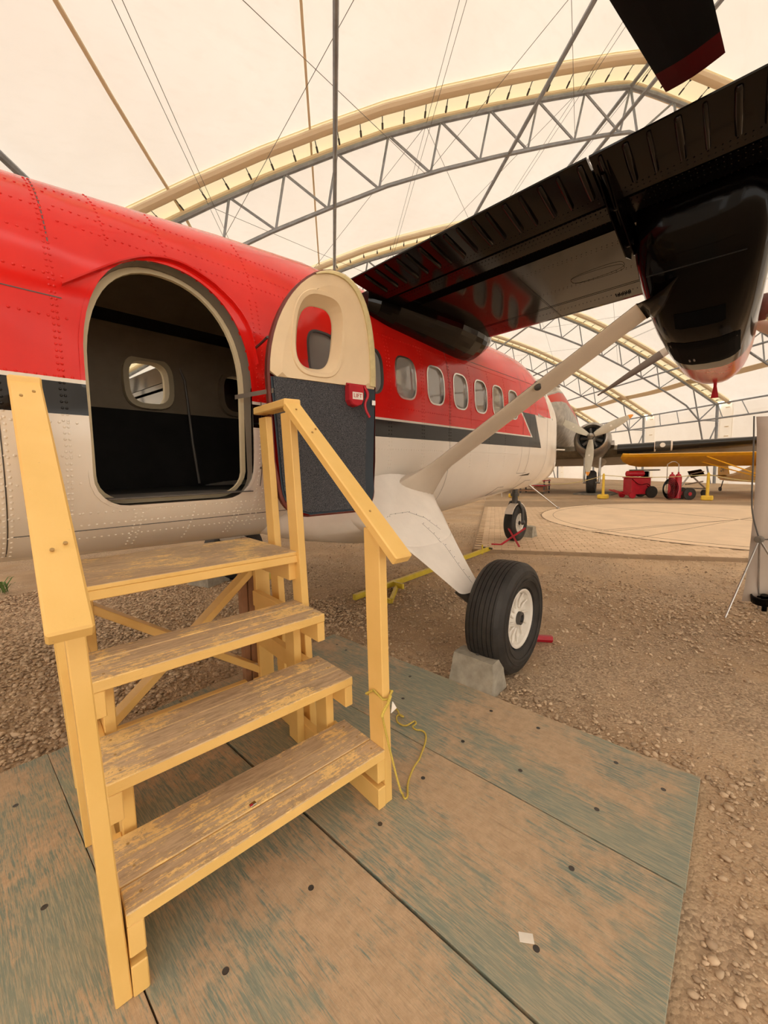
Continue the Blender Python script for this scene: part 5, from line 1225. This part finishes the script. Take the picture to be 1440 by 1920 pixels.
for f, hw, z0, z1 in ((1.5, .28, .85, 1.35), (1.2, .38, .65, 1.45), (.5, .40, .55, 1.50), (.1, .40, .55, 1.72), (-1.0, .38, .52, 1.55), (-2.2, .28, .52, 1.15), (-3.6, .14, .50, .85), (-4.9, .03, .52, .72)):
    secs.append([cp(f, w_*hw, z_) for w_, z_ in ((-1, z0), (-1, z0*.3+z1*.7), (-.7, z1), (.7, z1), (1, z0*.3+z1*.7), (1, z0))])
add_loft(bm, secs); obj('fuselage', bm, M['yaircraft'], CB, .5)
bm = B(); add_loft(bm, [[cp(f, w_, z_) for f, z_ in ((-4.1, .75), (-4.35, 1.25), (-4.6, 1.42), (-4.95, 1.38), (-5.15, 1.1), (-5.1, .6), (-4.8, .55))] for w_ in (-.02, .02)]); obj('rudder', bm, M['yaircraft'], CB)
text('FG', .26, cp(-4.72, .03, 1.0), -chx, (0, 0, 1), M['black'], CB)
bm = B(); add_loft(bm, [[cp(f, w_, .74+h_) for f in (-4.2, -4.5, -5.0, -4.9)] for w_, h_ in ((0, 0),)]+[[cp(f, w_, .74) for f in (-4.3, -4.6, -5.0, -4.9)] for w_ in (1.2, 1.45)]); add_loft(bm, [[cp(f, w_, .74) for f in (-4.2, -4.5, -5.0, -4.9)] for w_ in (0, -1.2)])
o = obj('tailplane', bm, M['yaircraft'], CB); md = o.modifiers.new('s', 'SOLIDIFY'); md.thickness = .03
for s_ in (1, -1):
    for f in (.15, -.65):
        bm = B(); add_tube(bm, [cp(.1 if f > 0 else -.1, s_*.4, .62), cp(f, s_*2.7, 1.60 if f > 0 else 1.45)], .024, 6); obj('wing_strut', bm, M['yaircraft'], CB)
    bm = B(); add_tube(bm, [cp(.1, s_*.35, .6), cp(.35, s_*.9, .22)], .03, 6); add_tube(bm, [cp(.8, s_*.3, .62), cp(.35, s_*.9, .22)], .03, 6); obj('gear_leg', bm, M['yaircraft'], CB)
    bm = B(); c_ = cp(.35, s_*1.0, .24); add_lathe(bm, [(-.07, .12), (-.10, .18), (-.08, .25), (0, .27), (.08, .25), (.10, .18), (.07, .12)], c_, cly, 24); wl = obj('tyre', bm, M['rubber'], CB, True); bm = B(); add_lathe(bm, [(-.08, .11), (.08, .11)], c_, cly, 14); obj('wheel_hub', bm, M['alu'], CB)
bm = B(); add_tube(bm, [cp(-4.6, 0, .55), cp(-4.8, 0, .12)], .02, 6); add_lathe(bm, [(-.03, .1), (.03, .1)], cp(-4.85, 0, .08), cly, 14); obj('tail_wheel', bm, M['rubber'], CB)
bm = B(); add_loft(bm, [[cp(f, .41, z_) for f, z_ in ((-.1, 1.2), (-.1, 1.5), (-.75, 1.42), (-.9, 1.15))], [cp(f, .42, z_) for f, z_ in ((-.1, 1.2), (-.1, 1.5), (-.75, 1.42), (-.9, 1.15))]]); obj('side_window', bm, M['pane'], CB)

# ================================================================ RED TROLLEYS, ROPE BARRIER
ct = thing('red_start_cart', 'red box-shaped ground power cart with a cylinder on top', 'cart', (19.35, 3.25, GZ), math.radians(-42)); Mx = BASE[ct.name]
def cbx(nm, c, s_, mat, bev=.01):
    bm = B(); add_box(bm, (0, 0, 0), s_, bev=bev); return obj(nm, bm, mat, ct, M=Mx @ Matrix.Translation(c))
def mp(x_, y_, z_): return Mx @ Vector((x_, y_, z_))
cbx('housing', (0, 0, .48), (.86, .5, .66), M['red'], .02); cbx('lid', (0, 0, .83), (.92, .56, .04), M['red'])
bm = B(); add_lathe(bm, [(0, .06), (.03, .12), (.72, .12), (.75, .06)], mp(-.48, 0, .99), mp(1, 0, 0)-mp(0, 0, 0), 20); obj('cylinder', bm, M['red'], ct, True)
for x_, r_ in ((-.42, .13), (.42, .24)):
    for y_ in (-.30, .30):
        bm = B(); add_lathe(bm, [(-.04, r_*.6), (-.04, r_), (.04, r_), (.04, r_*.6)], mp(x_, y_, r_), mp(0, 1, 0)-mp(0, 0, 0), 20); obj('wheel', bm, M['rubber'] if r_ > .2 else M['red'], ct, .6)
bm = B(); add_tube(bm, smooth_pts([mp(-.45, -.27, .8), mp(-.1, -.29, .5), mp(.25, -.30, .62), mp(.45, -.31, .35), mp(.2, -.30, .5)], 2), .012, 6); obj('cable', bm, M['black'], ct)
bm = B(); add_tube(bm, [mp(-.43, -.15, .1), mp(-1.1, -.1, .35), mp(-1.15, .1, .35), mp(-.43, .15, .1)], .02, 6); obj('drawbar', bm, M['red'], ct)
ex = thing('cylinder_trolley', 'red twin gas cylinder trolley with a coiled black hose', 'trolley', (18.85, 2.0, GZ), math.radians(-48)); Mx = BASE[ex.name]
def mp(x_, y_, z_): return Mx @ Vector((x_, y_, z_))
for x_ in (-.02, .22):
    bm = B(); add_lathe(bm, [(0, .115), (.80, .115), (.90, .08), (.94, .03), (1.0, .03)], mp(x_, 0, .05), (0, 0, 1), 20); obj('gas_cylinder', bm, M['red'], ex, True)
bm = B(); add_tube(bm, [mp(-.14, .1, .1), mp(-.14, .12, 1.35), mp(.02, .12, 1.45), mp(.16, .12, 1.45), mp(.30, .12, 1.35), mp(.30, .1, .1)], .016, 6); obj('handle_frame', bm, M['alu'], ex)
for k in range(7):
    r_ = .20+.032*k; bm = B(); add_tube(bm, [mp(-.30+r_*.75*math.cos(a)+.01*k, -.18-.012*k, .46+r_*math.sin(a)-.03) for a in [2*PI*j/28 for j in range(28)]], .012, 6, closed=True); obj('hose_coil', bm, M['black'], ex, True)
for y_ in (-.2, .22):
    bm = B(); c_ = mp(.52, y_, .22); ax_ = mp(0, 1, 0)-mp(0, 0, 0); add_lathe(bm, [(-.045, .12), (-.045, .23), (.045, .23), (.045, .12)], c_, ax_, 24); add_lathe(bm, [(-.05, .11), (.05, .11)], c_, ax_, 14); obj('wheel', bm, M['rubber'], ex, .6)
    bm = B(); add_lathe(bm, [(-.055, .07), (.055, .07)], c_, ax_, 14); obj('wheel_hub', bm, M['red'], ex)
bm = B(); add_tube(bm, [mp(.2, 0, .12), mp(.52, 0, .22)], .02, 6); obj('axle', bm, M['red'], ex)
gc = thing('equipment_cart', 'small cart of grey tubing with dark wheels right of the cylinder trolley', 'cart', (20.6, 1.6, GZ))
bm = B()
for P_ in ([(20.3, 1.9, .35), (20.5, 1.6, .9), (21.0, 1.2, 1.0)], [(20.3, 1.9, .35), (21.0, 1.1, .30)], [(20.5, 1.6, .9), (20.9, 1.1, .3)], [(20.2, 1.7, .5), (20.8, 1.2, .6)]): add_tube(bm, P_, .03, 6)
obj('tube_frame', bm, M['alu'], gc)
for P_ in ((20.35, 1.85, .13), (20.95, 1.15, .13)):
    bm = B(); add_lathe(bm, [(-.04, .13), (.04, .13)], P_, (.5, .8, 0), 16); obj('wheel', bm, M['rubber'], gc)
bm = B(); add_loft(bm, [[(20.45+a*.5, 1.55-a*.4+b_*.1, .75+c_) for a, b_, c_ in ((0, 0, 0), (1, 0, .12), (1, 1, .3), (0, 1, .22))], [(20.5+a*.5, 1.6-a*.4+b_*.1, .8+c_) for a, b_, c_ in ((0, 0, 0), (1, 0, .12), (1, 1, .3), (0, 1, .22))]]); obj('cover', bm, M['black'], gc)
st_ = thing('round_stand', 'dark round-topped stand behind the red power cart', 'stand', (21.2, 3.3, GZ))
bm = B(); add_lathe(bm, [(0, .55), (.03, .62), (.06, .55)], (21.2, 3.3, 1.05), (0, 0, 1), 32); obj('disc_top', bm, M['greycover'], st_, .6); bm = B(); add_box(bm, (21.2, 3.25, .5), (.28, .28, 1.06)); obj('pedestal', bm, M['black'], st_)
bx = thing('parts_rack', 'brown wooden parts rack with red shelves under the airliner', 'rack', (20.4, 7.9, GZ))
for z_, m_ in ((.12, 'redwood'), (.38, 'red'), (.62, 'red')):
    bm = B(); add_box(bm, (20.4, 7.9, z_), (.8, 1.3, .05)); obj('shelf', bm, M[m_], bx)
for x_ in (20.05, 20.75):
    for y_ in (7.3, 8.5):
        bm = B(); add_box(bm, (x_, y_, .32), (.06, .06, .68)); obj('upright', bm, M['darksteel'], bx)
bm = B(); add_box(bm, (20.4, 7.6, .24), (.5, .5, .18)); obj('crate', bm, M['redwood'], bx)
posts = [((18.15, 4.22), 'left yellow barrier post, in front of the red power cart'), ((19.0, .94), 'right yellow barrier post, in front of the small yellow aircraft'), ((17.2, 7.6), 'far left yellow barrier post, hidden behind the red aircraft nose'), ((20.2, -2.4), 'yellow barrier post beyond the banner stand')]
for (x_, y_), lab in posts:
    r_ = thing('barrier_post', lab, 'post', (x_, y_, GZ), 0, 'yellow rope barrier posts'); bm = B(); add_lathe(bm, [(0, .055), (.86, .045), (.92, .02)], (x_, y_, .08), (0, 0, 1), 12); obj('pole', bm, M['ypost'], r_, .6)
    bm = B(); add_box(bm, (x_, y_, .06), (.36, .36, .17), bev=.03); obj('base', bm, M['ypost'], r_)
for a, b_, sg, lab in ((2, 0, .36, 'pale rope sagging from the left barrier post to behind the red aircraft nose'), (0, 1, .10, 'pale rope stretched between the two yellow barrier posts'), (1, 3, .28, 'pale rope sagging right from the barrier post to the banner')):
    A = Vector((*posts[a][0], .93)); Bb = Vector((*posts[b_][0], .93)); bm = B(); add_tube(bm, [A.lerp(Bb, k/14)-Vector((0, 0, sg*4*(k/14)*(1-k/14))) for k in range(15)], .014, 5); tag(obj('barrier_rope', bm, M['rope2']), lab, 'rope', 'barrier ropes')
